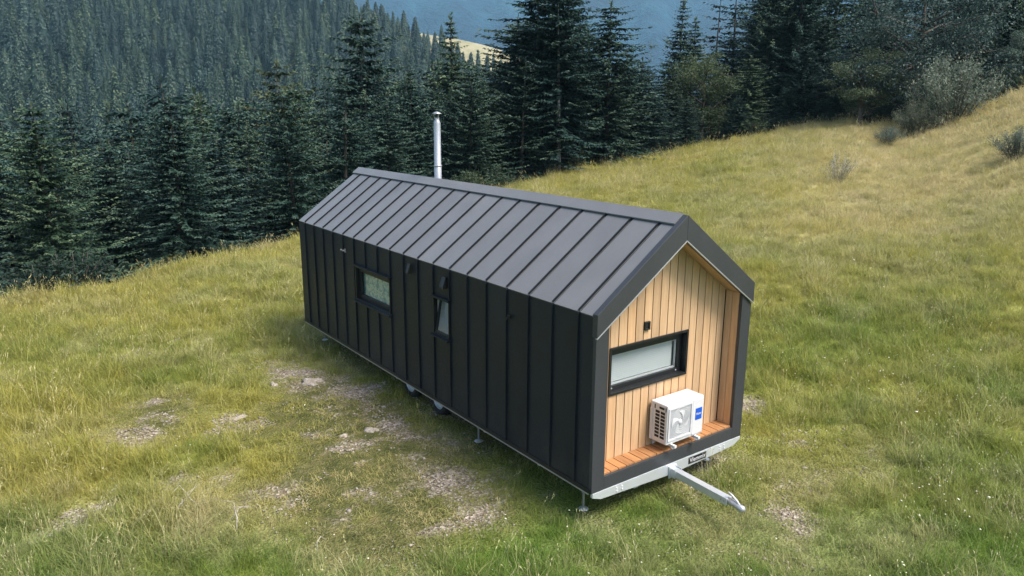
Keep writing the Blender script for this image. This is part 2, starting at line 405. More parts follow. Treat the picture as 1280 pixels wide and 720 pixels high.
def tones(x, y):
    """green, dry, bare, moss, duff at ground points (plain traits of the turf)"""
    s, t = st(x, y); u = s/np.maximum(t, 6)
    n1 = fbm(x*.22, y*.22, 21); n2 = fbm(x*.7, y*.7, 33); n3 = fbm(x*2.2, y*2.2, 41)
    far = sstep(13, 24, t)
    g = .58-.42*far+(n1-.5)*(1.7-.6*far)+(n2-.5)*.9
    g += .75*blob(x, y, -5.0, 5.2, 1.1, .9)+.55*sstep(9.3, 7.9, t)+.35*blob(x, y, .3, -2.4, 2.2, .9)
    g += .3*blob(x, y, 6, 0, 4, 3)-.55*blob(x, y, -8.0, 6.5, 2.0, 2.2)+.5*blob(x, y, -7.6, 4.2, .8, .5)
    g += .25*blob(x, y, 9, 3, 3, 2.0)
    d = .08+.44*sstep(.26, .50, u)*sstep(15, 34, t)+.16*sstep(16, 30, t)+(n2-.5)*.7+(n3-.5)*.5
    d += .3*blob(x, y, 1.6, -.9, 1.2, .9)+.25*blob(x, y, -5.5, 3.0, 1.2, .8)
    x0_, y0_ = x, y; x = x+(fbm(x*.9, y*.9, 201, 3)-.5)*1.5; y = y+(fbm(x0_*.9, y0_*.9, 207, 3)-.5)*1.5
    moss = np.maximum.reduce([1.25*blob(x, y, -3.0, 4.2, 2.3, 5.2), 1.0*blob(x, y, -5.0, 7.4, 2.0, 1.8), 1.1*blob(x, y, 0, 4.6, 2.4, 7.0), .9*blob(x, y, 2.6, -.2, 2.2, 1.7)])
    moss = np.clip((moss-.35)*1.6+(n2-.5)*1.2, 0, 1)
    bare = np.zeros_like(n1)
    for a in [(-6.85, 4.35, .55, .42, 0, 1.0), (-4.25, 6.5, .6, .35, .3, .75), (-2.75, 8.0, .55, 1.2, .2, .95), (-2.1, 6.3, .6, 1.0, .1, .95),
              (-2.15, 2.4, .55, 1.1, .1, .9), (-2.6, 1.4, .5, .6, 0, .7), (1.2, -1.1, .75, .55, .3, .9), (4.2, 1.5, .5, 1.5, .5, .8), (-6.2, 6.9, .9, .35, .2, .65),
              (-4.8, 11.7, 1.2, .8, 0, .5), (0, 4.8, 1.5, 5.2, 0, .62), (-2.2, 4.2, .7, 3.6, .05, .6), (-3.4, 4.2, .5, .5, 0, .6), (-4.4, 3.4, .6, .4, .4, .58), (1.0, .4, 1.3, .6, .4, .75), (-5.5, 4.1, .7, .5, 0, .55)]:
        bare = np.maximum(bare, a[5]*blob(x, y, *a[:5]))
    n4 = fbm(x0_*1.7, y0_*1.7, 61, 3)
    bare = np.maximum(bare, .55*moss*sstep(.50, .66, n4))
    bare = np.clip(bare+(n3-.5)*.9*(bare > .12), 0, 1)
    d = d+.38*moss*sstep(.42, .62, fbm(x0_*.8, y0_*.8, 67, 3)); g = g-.35*moss*(1-sstep(8.5, 7.6, t))
    duff = sstep(-1.5, 2.5, t-edge_T(np.clip(u, -1.2, 1.2))+(n2-.5)*3)
    return np.clip(g, 0, 1), np.clip(d, 0, .9), bare, moss, duff

def graded(lo, hi, fine_lo, fine_hi, step, growth=1.13):
    a = list(np.arange(fine_lo, fine_hi+step/2, step))
    d = step; v = a[-1]
    while v < hi: d *= growth; v += d; a.append(v)
    d = step; v = a[0]; b = []
    while v > lo: d *= growth; v -= d; b.append(v)
    return np.array(b[::-1]+a)
gs = graded(-4600, 4600, -16, 18, .24, 1.10); gt = graded(-600, 3300, 5.5, 34, .24, 1.09)
S, T_ = np.meshgrid(gs, gt); gx, gy = xy(S, T_); gx = gx.ravel(); gy = gy.ravel()
nS, nT = len(gs), len(gt)
idx = np.arange(nS*nT).reshape(nT, nS)
GQ = np.stack([idx[:-1, :-1], idx[:-1, 1:], idx[1:, 1:], idx[1:, :-1]], -1).reshape(-1, 4)
tn = tones(gx, gy)
ground = link('meadow_ground', np_mesh('meadow_ground', np.stack([gx, gy, gz(gx, gy)], 1), GQ, M['ground'],
              dict(green=tn[0], dry=tn[1], bare=tn[2], moss=tn[3], duff=tn[4]), smooth=True))
tag(ground, kind='structure')

# ------------------------------------------------------------------ far hills
def elev_z(px, py, t): return ray_t(px, py, t)[2]
def hill_sheet(name, mat, us, ts, zf):
    U, T2 = np.meshgrid(us, ts); s = U*T2; x, y = xy(s, T2)
    z = zf(U, T2, x, y); n, k = len(us), len(ts); ix = np.arange(n*k).reshape(k, n)
    q = np.stack([ix[:-1, :-1], ix[:-1, 1:], ix[1:, 1:], ix[1:, :-1]], -1).reshape(-1, 4)
    return tag(link(name, np_mesh(name, np.stack([x.ravel(), y.ravel(), z.ravel()], 1), q, mat, smooth=True)), kind='structure')
def u_of(px): return (px-640)/FPX*math.cos(PITCH)/1.0
HT0, HT1 = 170.0, 620.0
_hp = [(-700, -150), (-300, -75), (0, -42), (200, -22), (300, -12), (390, 10), (470, 46), (540, 84), (620, 128), (700, 165), (900, 260)]
_hu = np.array([u_of(a) for a, _ in _hp]); _hz = np.array([elev_z(a, b_, HT1) for a, b_ in _hp])
def hill_z(U, T2, x, y):
    zr = np.interp(U, _hu, _hz); w = np.clip((T2-HT0)/(HT1-HT0), 0, 1)
    z = -62+(zr+62)*(w*.75+.25*w*w)
    z = z+(fbm(x/150, y/150, 51, 3)-.5)*52*np.sin(np.pi*np.clip(w, 0, 1))**.7
    return z-np.maximum(T2-HT1, 0)*.5
hill_sheet('forest_hill', M['hill'], np.linspace(-1.5, .55, 160), np.concatenate([np.linspace(HT0, HT1, 110), np.linspace(HT1+8, HT1+260, 20)]), hill_z)
_pp = [(300, 10), (440, 20), (500, 32), (560, 46), (625, 64), (700, 92), (800, 130), (960, 190), (1200, 260)]
PT = 950.0
_pu = np.array([u_of(a) for a, _ in _pp]); _pz = np.array([elev_z(a, b_, PT) for a, b_ in _pp])
def past_z(U, T2, x, y):
    zr = np.interp(U, _pu, _pz)
    return zr-np.abs(T2-PT)*np.where(T2 < PT, .42, .5)+(fbm(x/60, y/60, 61, 3)-.5)*10
hill_sheet('pasture_hill', M['pasture'], np.linspace(-.5, .7, 120), np.linspace(690, 1250, 60), past_z)
def mount_z(U, T2, x, y):
    w = np.clip((T2-1300)/1300, 0, 1)
    ridge = 1.0-np.abs(fbm(x/500, y/500, 71, 4)-.5)*2
    gul = np.abs(fbm(U*26+T2/700, T2/900, 73, 3)-.5)*2
    return -72-70*np.sin(np.pi*w)*(1-gul)+w*540*(.90+.14*fbm(x/900, y/900, 77, 3))+ridge*60*np.sin(np.pi*np.clip(w*.9+.05, 0, 1))-50*np.sin(np.pi*w)-np.maximum(T2-2600, 0)*.6
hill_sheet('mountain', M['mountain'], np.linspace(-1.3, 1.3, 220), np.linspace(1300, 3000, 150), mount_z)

# ------------------------------------------------------------------ tree makers
class Kites:
    """leaf and needle sprays gathered as quads"""
    def __init__(s): s.P = []; s.tip = []
    def add(s, p, d, w, l, wd, tip, bend=None):
        # p,d,w: (n,3); l,wd,tip: (n,)
        l = l[:, None]; wd = wd[:, None]
        m_ = p+d*l*.45
        if bend is not None: m_ = m_+bend*l*.12
        s.P.append(np.stack([p, m_+w*wd*.5, p+d*l, m_-w*wd*.5], 1)); s.tip.append(np.repeat(tip, 4))
    def arrays(s):
        P = np.concatenate(s.P).reshape(-1, 3); return P, np.arange(len(P)).reshape(-1, 4), np.concatenate(s.tip)
def unit(v): return v/np.maximum(np.linalg.norm(v, axis=-1, keepdims=True), 1e-9)
def spruce(seed, H=14.0, Rm=2.6, layers=44, per=7, z0=.05, twig=.42, ragged=.25, power=.8, droop=.35, density=1.0, gapfrac=0.06):
    rng = np.random.default_rng(seed); K = Kites()
    lean = rng.normal(0, .012, 2)
    for i in range(layers):
        f = z0+(1-z0)*((i+rng.random()*.6)/layers)**.95
        if f > .985: continue
        L0 = Rm*(1-f)**power*(.55+.45*min(1, (f-z0)/.10+.35))+.10
        nb = max(4, int(per*(1 if f < .8 else .8)))
        a0 = rng.random()*6.28
        for b_ in range(nb):
            if rng.random() < gapfrac: continue
            a = a0+b_*6.28/nb+rng.normal(0, .22)
            L = L0*rng.uniform(1-ragged*1.4, 1+ragged)
            out = np.array([math.cos(a), math.sin(a), 0.]); side = np.array([-math.sin(a), math.cos(a), 0.])
            n = max(3, int(L/.17*density))
            q = np.linspace(.12, 1, n)+rng.normal(0, .02, n)
            up = .25*f-droop*(1-f*.6)
            zz = H*f+L*(up*q+(.22 if f < .75 else .1)*q*q*q)
            c = out*(q*L)[:, None]; c[:, 2] = zz; c[:, :2] += lean*zz[:, None]
            ln = twig*(1.15-.65*q)*rng.uniform(.65, 1.25, n)*min(1, .45+L/1.6)
            for sg in (-1, 1):
                d = unit(out*.65+side*sg*rng.uniform(.5, 1.0, (n, 1))+np.array([0, 0, 1.])*rng.uniform(-.55, -.02, (n, 1)))
                w = unit(np.cross(d, np.array([0, 0, 1.]))+rng.normal(0, .35, (n, 3)))
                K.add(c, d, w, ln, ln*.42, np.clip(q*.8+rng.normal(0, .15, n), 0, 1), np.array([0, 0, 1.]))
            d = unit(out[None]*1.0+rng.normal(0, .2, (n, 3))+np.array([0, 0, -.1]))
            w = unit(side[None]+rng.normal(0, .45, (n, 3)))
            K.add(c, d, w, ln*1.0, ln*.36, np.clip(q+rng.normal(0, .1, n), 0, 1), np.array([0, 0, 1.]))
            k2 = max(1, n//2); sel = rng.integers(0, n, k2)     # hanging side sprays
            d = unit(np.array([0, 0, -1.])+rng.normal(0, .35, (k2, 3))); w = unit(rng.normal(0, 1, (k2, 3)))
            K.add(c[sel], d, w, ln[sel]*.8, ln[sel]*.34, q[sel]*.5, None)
    P, Q, tip = K.arrays()
    n = 40; zt = rng.uniform(.93, 1.0, n)*H                      # leader
    d = unit(rng.normal(0, .5, (n, 3))+np.array([0, 0, .8]))
    p = np.zeros((n, 3)); p[:, 2] = zt; p[:, :2] = lean*zt[:, None]
    K2 = Kites(); K2.add(p, d, unit(rng.normal(0, 1, (n, 3))), np.full(n, .3), np.full(n, .1), np.full(n, .8))
    P2, Q2, t2 = K2.arrays()
    P = np.concatenate([P, P2]); Q = np.concatenate([Q, Q2+len(tip)]); tip = np.concatenate([tip, t2])
    tr = MB(); zs = [-1.2, 0, H*.1, H*.35, H*.65, H*.92, H*.995]
    tr.tube([(lean[0]*z, lean[1]*z, z) for z in zs], [.26, .2, .17, .13, .08, .03, .008], 8)
    for i in range(16):                                           # dead lower limbs
        a = rng.random()*6.28; z = H*rng.uniform(.05, .4); L = rng.uniform(.5, 1.6)
        tr.tube([(0, 0, z), (math.cos(a)*L*.5, math.sin(a)*L*.5, z-.05*L), (math.cos(a)*L, math.sin(a)*L, z-.2*L)], [.03, .018, .006], 4)
    return P, Q, tip, tr
def broadleaf(seed, H=9.0, Rc=3.2, n_limb=11, leaf=.24, n_leaf=6500, trunk=.35, squash=1.0, rows=1.0):
    rng = np.random.default_rng(seed); tr = MB(); K = Kites(); tips = []
    th = H*trunk
    tr.tube([(0, 0, -.8), (0, 0, 0), (.1, .05, th*.6), (.15, -.05, th), (.1, .1, H*.7), (.0, .1, H*.9)], [H*.035, H*.028, H*.022, H*.019, H*.010, H*.004], 8)
    for i in range(n_limb):
        a = i*2.4+rng.normal(0, .3); f = (i+.5)/n_limb
        z0 = th*.55+(H*.72-th*.55)*f
        reach = Rc*math.sin(math.pi*(.2+.62*f))*rng.uniform(.75, 1.15)
        zt = z0+reach*rng.uniform(.25, .75)*squash+.3
        p1 = np.array([math.cos(a)*reach*.5, math.sin(a)*reach*.5, z0+(zt-z0)*.6]); p2 = np.array([math.cos(a)*reach, math.sin(a)*reach, zt])
        tr.tube([(0.1, 0, z0), tuple(p1), tuple(p2)], [H*.012, H*.007, H*.002], 5)
        for k in range(6):
            b_ = p1+(p2-p1)*rng.uniform(-.2, 1.1); e = b_+rng.normal(0, 1, 3)*np.array([.26, .26, .2])*Rc*.62
            tr.tube([tuple(b_), tuple((b_+e)/2+np.array([0, 0, .1])), tuple(e)], [H*.005, H*.003, H*.001], 4); tips.append(e)
    for k in range(8): tips.append(np.array([rng.normal(0, Rc*.22), rng.normal(0, Rc*.22), H*rng.uniform(.82, .98)]))
    tips = np.array(tips); per = n_leaf//len(tips)
    for t_ in tips:
        r = Rc*rng.uniform(.17, .34); n = int(per*rng.uniform(.6, 1.4))
        v = unit(rng.normal(0, 1, (n, 3))); rad = rng.random((n, 1))**.45
        p = t_+v*rad*np.array([r, r, r*.5])
        d = unit(v+rng.normal(0, .7, (n, 3))+np.array([0, 0, -.15])); w = unit(np.cross(d, rng.normal(0, .6, (n, 3))+np.array([0, 0, 1.])))
        l = leaf*rng.uniform(.6, 1.3, n)
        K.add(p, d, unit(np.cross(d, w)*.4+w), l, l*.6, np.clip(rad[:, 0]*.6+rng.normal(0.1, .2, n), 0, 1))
    P, Q, tip = K.arrays(); return P, Q, tip, tr
def bush(seed, H=1.6, Rc=1.2, n_leaf=2600, leaf=.12, upright=.5):
    rng = np.random.default_rng(seed); tr = MB(); K = Kites(); n_st = 26
    for i in range(n_st):
        a = rng.random()*6.28; ln = rng.uniform(.15, 1.0)
        e = np.array([math.cos(a)*Rc*ln, math.sin(a)*Rc*ln, H*rng.uniform(.55, 1.0)*(1-.35*ln*ln)])
        b_ = np.array([math.cos(a)*.18*Rc, math.sin(a)*.18*Rc, -.1]); md = b_*.5+e*.5+np.array([0, 0, .12*H])
        tr.tube([tuple(b_), tuple(md), tuple(e)], [.022, .014, .004], 4)
        n = n_leaf//n_st; q = rng.random(n)**.6
        c = (1-q)[:, None]**2*b_+2*(q*(1-q))[:, None]*md+(q*q)[:, None]*e
        c = c+rng.normal(0, .09*Rc, (n, 3))
        d = unit(rng.normal(0, 1, (n, 3))+np.array([0, 0, upright])); w = unit(rng.normal(0, 1, (n, 3)))
        l = leaf*rng.uniform(.6, 1.5, n); K.add(c, d, w, l, l*.42, np.clip(q*.8+rng.normal(0, .15, n), 0, 1))
    P, Q, tip = K.arrays(); return P, Q, tip, tr
def tree_meshes(data, leafmat, barkmat, nm):
    P, Q, tip, tr = data
    return np_mesh(nm+'_crown', P, Q, leafmat, dict(tip=tip)), tr.mesh(nm+'_trunk', barkmat, True)
SPR = [dict(H=14., Rm=3.3, layers=48, ragged=.3), dict(H=14., Rm=4.1, layers=40, per=8, ragged=.5, power=.58), dict(H=14., Rm=3.1, layers=46, ragged=.28, power=.75),
       dict(H=14., Rm=3.8, layers=34, per=8, ragged=.6, power=.6, gapfrac=.2), dict(H=14., Rm=4.5, layers=38, per=9, ragged=.5, power=.5, droop=.55)]
spr_m = [tree_meshes(spruce(100+i, **k), M['needles'], M['bark'], 'spruce') for i, k in enumerate(SPR)]
rag_m = tree_meshes(spruce(200, H=16., Rm=3.2, layers=46, per=8, z0=.17, ragged=.6, power=.34, droop=.6, gapfrac=.2, twig=.5), M['needles'], M['pale_bark'], 'ragged_spruce')
rag2_m = tree_meshes(spruce(201, H=14., Rm=2.0, layers=24, per=5, z0=.12, ragged=.4, power=.7, droop=.6, gapfrac=.2, twig=.5), M['needles'], M['bark'], 'sparse_spruce')
brd_m = [tree_meshes(broadleaf(300, 9, 3.6, n_limb=14, n_leaf=24000, leaf=.135), M['leaves'], M['bark'], 'broadleaf'), tree_meshes(broadleaf(301, 9, 4.4, n_limb=18, squash=.5, n_leaf=32000, leaf=.135, trunk=.2), M['leaves'], M['bark'], 'broadleaf')]
ols_m = tree_meshes(spruce(101, **SPR[3]), M['olive_needles'], M['bark'], 'olive_spruce')
olv_m = tree_meshes(broadleaf(302, 9, 3.6, n_limb=16, n_leaf=24000, leaf=.135, trunk=.2), M['olive'], M['bark'], 'olive_tree')
bsh_m = [tree_meshes(bush(400+i, 1.6, 1.25), M['dark_leaves'], M['bark'], 'bush') for i in range(3)]
shr_m = [tree_meshes(bush(410+i, 1.6, 1.2, 11000, .055, .9), M['shrub'], M['bark'], 'shrub') for i in range(2)]

rnd = random.Random(5)
def put_tree(name, meshes, H0, x, y, H, label, cat, group=None, wide=1.0, rz=None):
    z = float(gz(np.array([x]), np.array([y]))[0])
    e = empty(name, (x, y, z), rnd.uniform(0, 6.28) if rz is None else rz, (H/H0*wide, H/H0*wide, H/H0))
    tag(e, label, cat, group)
    e.rotation_euler.x = rnd.gauss(0, .022); e.rotation_euler.y = rnd.gauss(0, .022)
    link('trunk', meshes[1], e); link('crown', meshes[0], e)
    return e
def at_top(px, py, t):
    """ground position and height of a tree whose tip is at bearing px, elevation py, distance t"""
    P = ray_t(px, py, t); z = float(gz(np.array([P[0]]), np.array([P[1]]))[0]); return P[0], P[1], P[2]-z
KIND = dict(s0=('spruce_tree', spr_m[0], 14), s1=('spruce_tree', spr_m[1], 14), s2=('spruce_tree', spr_m[2], 14), s3=('spruce_tree', spr_m[3], 14), s4=('spruce_tree', spr_m[4], 14),
            rag=('spruce_tree', rag_m, 16), sp=('spruce_tree', rag2_m, 14), b0=('broadleaf_tree', brd_m[0], 9), b1=('broadleaf_tree', brd_m[1], 9), ol=('broadleaf_tree', olv_m, 9), os=('spruce_tree', ols_m, 14))
NAMED = [
 ('s1', 20, 165, 40, 1.15, 'bushy dark spruce at the left end of the forest edge'),
 ('s0', 108, 128, 44, 1.0, 'tall straight spruce near the left end of the forest edge'),
 ('s3', 60, 190, 33, 1.1, 'short ragged spruce in the front row near the left picture edge'),
 ('s4', 160, 185, 36, 1.1, 'wide low spruce left of the dark cone-shaped spruce'),
 ('s2', 195, 158, 38, 1.15, 'dark cone-shaped spruce at the meadow edge, midway between picture edge and cabin'),
 ('s3', 216, 100, 62, 1.1, 'tall spruce with a pale loose tip above the dark cone-shaped spruce'),
 ('s4', 262, 170, 42, 1.1, 'broad dark spruce left of the pale-topped spruce'),
 ('s4', 298, 128, 46, 1.25, 'broad spruce with a spreading pale top left of the cabin'),
 ('os', 352, 78, 58, 1.0, 'tall olive-tinted spruce behind the spruces left of the cabin'),
 ('s1', 345, 150, 45, 1.1, 'full dark spruce just left of the cabin roof'),
 ('s3', 402, 112, 52, 1.15, 'loose spruce above the far corner of the cabin roof'),
 ('s1', 458, 14, 62, 1.05, 'very tall shaggy spruce above the far end of the roof ridge'),
 ('s2', 508, 92, 64, 1.05, 'narrow spruce between the tallest shaggy spruce and the metal flue'),
 ('s0', 569, 20, 57, 1.0, 'dark slender spruce rising right behind the metal flue'),
 ('s4', 535, 110, 52, 1.0, 'lower full spruce left of the slender spruce by the flue'),
 ('s3', 612, 78, 60, 1.05, 'ragged spruce right of the slender spruce by the flue'),
 ('s1', 640, 95, 56, .95, 'medium dark spruce left of the pale-trunked tall tree'),
 ('rag', 668, -22, 54, 1.5, 'tall ragged tree with hanging grey boughs left of the pale trunk'),
 ('rag', 703, -26, 51.5, 1.25, 'tall ragged tree with a bare pale trunk at the meadow edge'),
 ('s4', 764, 2, 54, 1.25, 'big broad dense tree right of the pale-trunked tree'),
 ('s4', 735, 40, 64, 1.15, 'full spruce wedged between the pale trunk and the big broad tree'),
 ('s0', 851, -6, 84, .9, 'dark pointed spruce against the blue mountain, right of the gap'),
 ('s4', 820, 118, 57, 1.2, 'low dark spruce under the gap with the blue mountain'),
 ('ol', 880, 62, 62, .95, 'rounded olive-green tree below the pointed spruces'),
 ('sp', 897, -12, 80, 1.0, 'thin spruce behind the rounded olive-green tree'),
 ('sp', 926, -30, 76, 1.1, 'sparse drooping spruce with see-through branches against the mountain'),
 ('s4', 940, 70, 59, 1.25, 'wide dark spruce at the meadow edge right of the olive-green tree'),
 ('s1', 968, -45, 66, 1.0, 'tall black-green spruce right of the sparse drooping spruce'),
 ('s4', 1012, -60, 64, 1.1, 'broad spruce in the dark stand above the meadow corner'),
 ('s1', 1008, 55, 58.5, 1.3, 'full shaggy spruce standing at the dark meadow corner'),
 ('s3', 1056, -70, 66, 1.1, 'ragged spruce in the middle of the dark stand on the right'),
 ('b0', 1085, 62, 53.5, 1.15, 'round dark leafy tree standing at the edge left of the grey shrubs'),
 ('b1', 1160, -30, 54.5, 1.2, 'big leafy tree with pale layered sprays above the grey shrubs'),
 ('s0', 1112, -80, 72, 1.0, 'tall spruce behind the big leafy tree with layered sprays'),
 ('s1', 1225, -75, 64, 1.1, 'dark tall spruce between the two pale leafy trees on the right'),
 ('b0', 1282, 40, 53, 1.0, 'pale leafy tree at the right picture edge'),
 ('s2', 1275, -90, 66, 1.1, 'tall spruce behind the pale leafy tree at the right edge'),
]
placed = []
for k, px, py, t, wd, lab in NAMED:
    x, y, H = at_top(px, py, t); nm, ms, H0 = KIND[k]; placed.append((x, y))
    put_tree(nm, ms, H0, x, y, max(H, 3), lab, 'tree', None, wd)
def far_enough(x, y, d): return all((x-a)**2+(y-b_)**2 > d*d for a, b_ in placed)
ZONES = [(300, 'dark spruce packed in the dense forest belt left of the cabin', 'spruces in the forest belt left of the cabin'),
         (545, 'dark spruce packed behind the far half of the cabin roof', 'spruces behind the far half of the cabin roof'),
         (780, 'dark spruce packed between the metal flue and the big broad tree', 'spruces between the flue and the big broad tree'),
         (960, 'dark spruce packed under the gap where the blue mountain shows', 'spruces under the mountain gap'),
         (3000, 'dark spruce packed in the stand behind the right-hand meadow edge', 'spruces in the stand above the meadow on the right')]
EXTRA = [('s4', 836, 74, 63, 1.25), ('s1', 818, 84, 61, 1.2), ('s4', 802, 72, 58, 1.1), ('s4', 690, -8, 57, 1.25), ('s4', 722, -20, 60, 1.2), ('s1', 648, 22, 60, 1.1), ('s1', 786, 62, 59, 1.25), ('s4', 742, 70, 55, 1.3), ('s1', 676, 60, 54, 1.2),
         ('s0', 868, 22, 74, 1.2), ('s1', 905, 42, 68, 1.2), ('s4', 948, -2, 70, 1.2), ('s4', 842, 112, 60, 1.2), ('s1', 600, 105, 52, 1.2), ('s4', 560, 120, 50, 1.1), ('s1', 432, 70, 60, 1.1), ('s4', 862, 122, 56.6, 1.3), ('s4', 925, 120, 57.6, 1.3), ('s1', 990, 108, 58, 1.4), ('s4', 1052, 92, 57.6, 1.4), ('s1', 1030, 20, 62, 1.3), ('s4', 1120, 20, 60, 1.3), ('s4', 1205, 10, 60, 1.3), ('s4', 492, 118, 52, 1.2)]
for k, px, py, t, wd in EXTRA:
    x, y, H = at_top(px, py, t); nm, ms, H0 = KIND[k]; placed.append((x, y)); zn = next(z for z in ZONES if px < z[0])
    put_tree(nm, ms, H0, x, y, max(H, 3), zn[1], 'tree', zn[2], wd)
RIGHT_G = ('dark spruce packed in the stand behind the right-hand meadow edge', 'spruces in the stand above the meadow on the right')
cnt = 0
for i in range(1500):
    if cnt >= 150: break
    px = rnd.uniform(-160, 960); t0 = float(edge_T(u_of(px))); t = t0+3+70*rnd.random()**(1.5 if px < 640 else 2.2)
    base = np.interp(px, [-160, 0, 200, 300, 400, 460, 560, 640, 760, 800, 840, 960], [150, 135, 125, 120, 105, 70, 85, 75, 50, 90, 118, 90])
    py = base+rnd.uniform(-8, 60)
    x, y, H = at_top(px, py, t)
    if H < 6 or H > 34 or not far_enough(x, y, 3.0): continue
    k = rnd.choice(['s0', 's1', 's2', 's3', 's4', 's4', 's1'])
    nm, ms, H0 = KIND[k]; placed.append((x, y)); cnt += 1
    zn = next(z for z in ZONES if px < z[0]); put_tree(nm, ms, H0, x, y, H, zn[1], 'tree', zn[2], rnd.uniform(.95, 1.25)*(14/H)**.25)
cnt = 0
for i in range(900):
    if cnt >= 50: break
    px = rnd.uniform(840, 1420); t = float(edge_T(u_of(px)))+rnd.uniform(3, 38)
    py = rnd.uniform(-90, 60) if px > 960 else rnd.uniform(70, 130)
    x, y, H = at_top(px, py, t)
    if H < 5 or H > 30 or not far_enough(x, y, 2.6): continue
    k = rnd.choice(['s0', 's1', 's2', 's3', 's4'])
    nm, ms, H0 = KIND[k]; placed.append((x, y)); cnt += 1
    put_tree(nm, ms, H0, x, y, H, RIGHT_G[0], 'tree', RIGHT_G[1], rnd.uniform(1.0, 1.25))
# bushes
def put_bush(meshes, px, py, t, H, lab, grp=None, wide=1.0):
    P = ray_t(px, py, t); return put_tree('bush', meshes, 1.6, P[0], P[1], H, lab, 'bush', grp, wide)
put_bush(shr_m[0], 1186, 150, 48.5, 4.4, 'large grey-green shrub on the meadow slope at the right', None, 1.0)
put_bush(shr_m[1], 1142, 170, 48, 2.3, 'middle-sized grey-green shrub beside the large shrub on the slope', None, 1.1)
put_bush(shr_m[0], 1110, 176, 46, 1.2, 'small pale shrub at the left foot of the grey-green shrubs', None, 1.2)
put_bush(tree_meshes(bush(420, 1.6, 1.15, 2600, .05, 1.6), M['shrub'], M['deadwood'], 'thin_shrub'), 1047, 212, 36, 1.7, 'lone thin shrub standing in the yellow meadow', None, .75)
put_bush(shr_m[0], 1276, 172, 33, 1.5, 'grey shrub cut by the right picture edge', None, 1.1)
put_bush(bsh_m[0], 1236, 118, 51, 2.6, 'dark bush between the large shrub and the pale leafy tree', None, 1.1)
for i in range(44):
    px = -60+i*31+rnd.uniform(-12, 12)
    if (390 < px < 560 or px < 380) and rnd.random() < .6: continue
    T = float(edge_T(u_of(px)))+rnd.uniform(.8, 3.5); P = ray_t(px, 200, T)
    put_tree('bush', rnd.choice(bsh_m), 1.6, P[0], P[1], rnd.uniform(.8, 1.8), 'low dark bush in the undergrowth row along the meadow edge', 'bush', 'undergrowth bushes along the meadow edge', rnd.uniform(1.0, 1.6))

# distant spruces: the nearest as trees of their own, the rest one mass
def far_spruce(seed, H=22., Rm=3.4):
    """dense narrow crown: a lumpy tapering body with drooping bough tips all over it"""
    r = np.random.default_rng(seed); n, m_ = 14, 26; V = []; tip = []
    lob = r.uniform(.78, 1.12, (m_+1, n))*.88; ph = r.random()*6.28
    for i in range(m_+1):
        f = i/m_; z = H*(.05+.95*f); Rr = Rm*(1-f)**.82*(.95+.05*math.sin(f*38+ph))+.03
        for k in range(n):
            a = 6.283*k/n+.22*(i % 2); q = Rr*lob[i, k]
            V.append((q*math.cos(a), q*math.sin(a), z-.22*Rr*(lob[i, k]-.8)+r.normal(0, .06))); tip.append(np.clip((lob[i, k]-.75)*1.2, 0, .3))
    Q = [(i*n+k, i*n+(k+1) % n, (i+1)*n+(k+1) % n, (i+1)*n+k) for i in range(m_) for k in range(n)]
    K = Kites(); c = 900; f = r.random(c)**1.25*.97+.02; a = r.uniform(0, 6.28, c); q = (Rm*(1-f)**.82)*r.uniform(.78, 1.12, c)
    p = np.stack([q*np.cos(a), q*np.sin(a), H*(.05+.95*f)], 1); d = unit(np.stack([np.cos(a)*.75, np.sin(a)*.75, r.normal(-.75, .35, c)], 1)); w = unit(np.stack([-np.sin(a), np.cos(a), r.normal(0, .35, c)], 1))
    K.add(p, d, w, r.uniform(.5, 1.25, c)*(1.2-.6*f), r.uniform(.3, .6, c), r.uniform(.1, .95, c)); P, Q2, t2 = K.arrays()
    tr = MB(); tr.tube([(0, 0, -1.5), (0, 0, H*.1)], [.26, .22], 6, False)
    tv = np.array(tr.v); tf = np.array(tr.f); n0 = len(V); n1 = n0+len(P)
    return np_mesh('far_spruce', np.concatenate([np.array(V), P, tv]), np.concatenate([np.array(Q), Q2+n0, tf+n1]), [M['needles_far'], M['bark']],
                   dict(tip=np.concatenate([tip, t2, np.zeros(len(tv))])), np.concatenate([np.zeros(len(Q)+len(Q2)), np.ones(len(tf))]), smooth=True)
far_m = [far_spruce(500+i, 22., r) for i, r in enumerate((3.5, 4.3, 3.1, 4.8))]
rng = np.random.default_rng(77)
cand = []
n_try = 9000
us = rng.uniform(-.80, .16, n_try); ts = np.sqrt(rng.uniform(HT0**2*.55, (HT1+25)**2, n_try))
hx, hy = xy(us*ts, ts)
hz = np.where(ts > HT0, hill_z(us, ts, hx, hy), -1e3); hz = np.maximum(hz, gz(hx, hy)-1)
keep = fbm(hx/40, hy/40, 88, 3) > .24
order = []; grid = {}
for i in np.argsort(ts):
    if not keep[i]: continue
    key = (int(hx[i]//7.7), int(hy[i]//7.7))
    if any((key[0]+a, key[1]+b_) in grid and (hx[i]-grid[(key[0]+a, key[1]+b_)][0])**2+(hy[i]-grid[(key[0]+a, key[1]+b_)][1])**2 < 58 for a in (-1, 0, 1) for b_ in (-1, 0, 1)): continue
    grid[key] = (hx[i], hy[i]); order.append(i)
order = np.array(order)
hs = rng.uniform(.65, 1.6, len(order))*(1+.25*(fbm(hx[order]/60, hy[order]/60, 90)-.5))
N_IND = 48
for j in range(min(N_IND, len(order))):
    i = order[j]
    o = link('spruce_tree', far_m[j % 4], None, (hx[i], hy[i], hz[i]), (0, 0, rng.uniform(0, 6.28))); o.scale = (hs[j]*1.1, hs[j]*1.1, hs[j])
    tag(o, 'small distant spruce in the valley behind the front forest belt', 'tree', 'distant spruces in the valley')
rest = order[N_IND:]
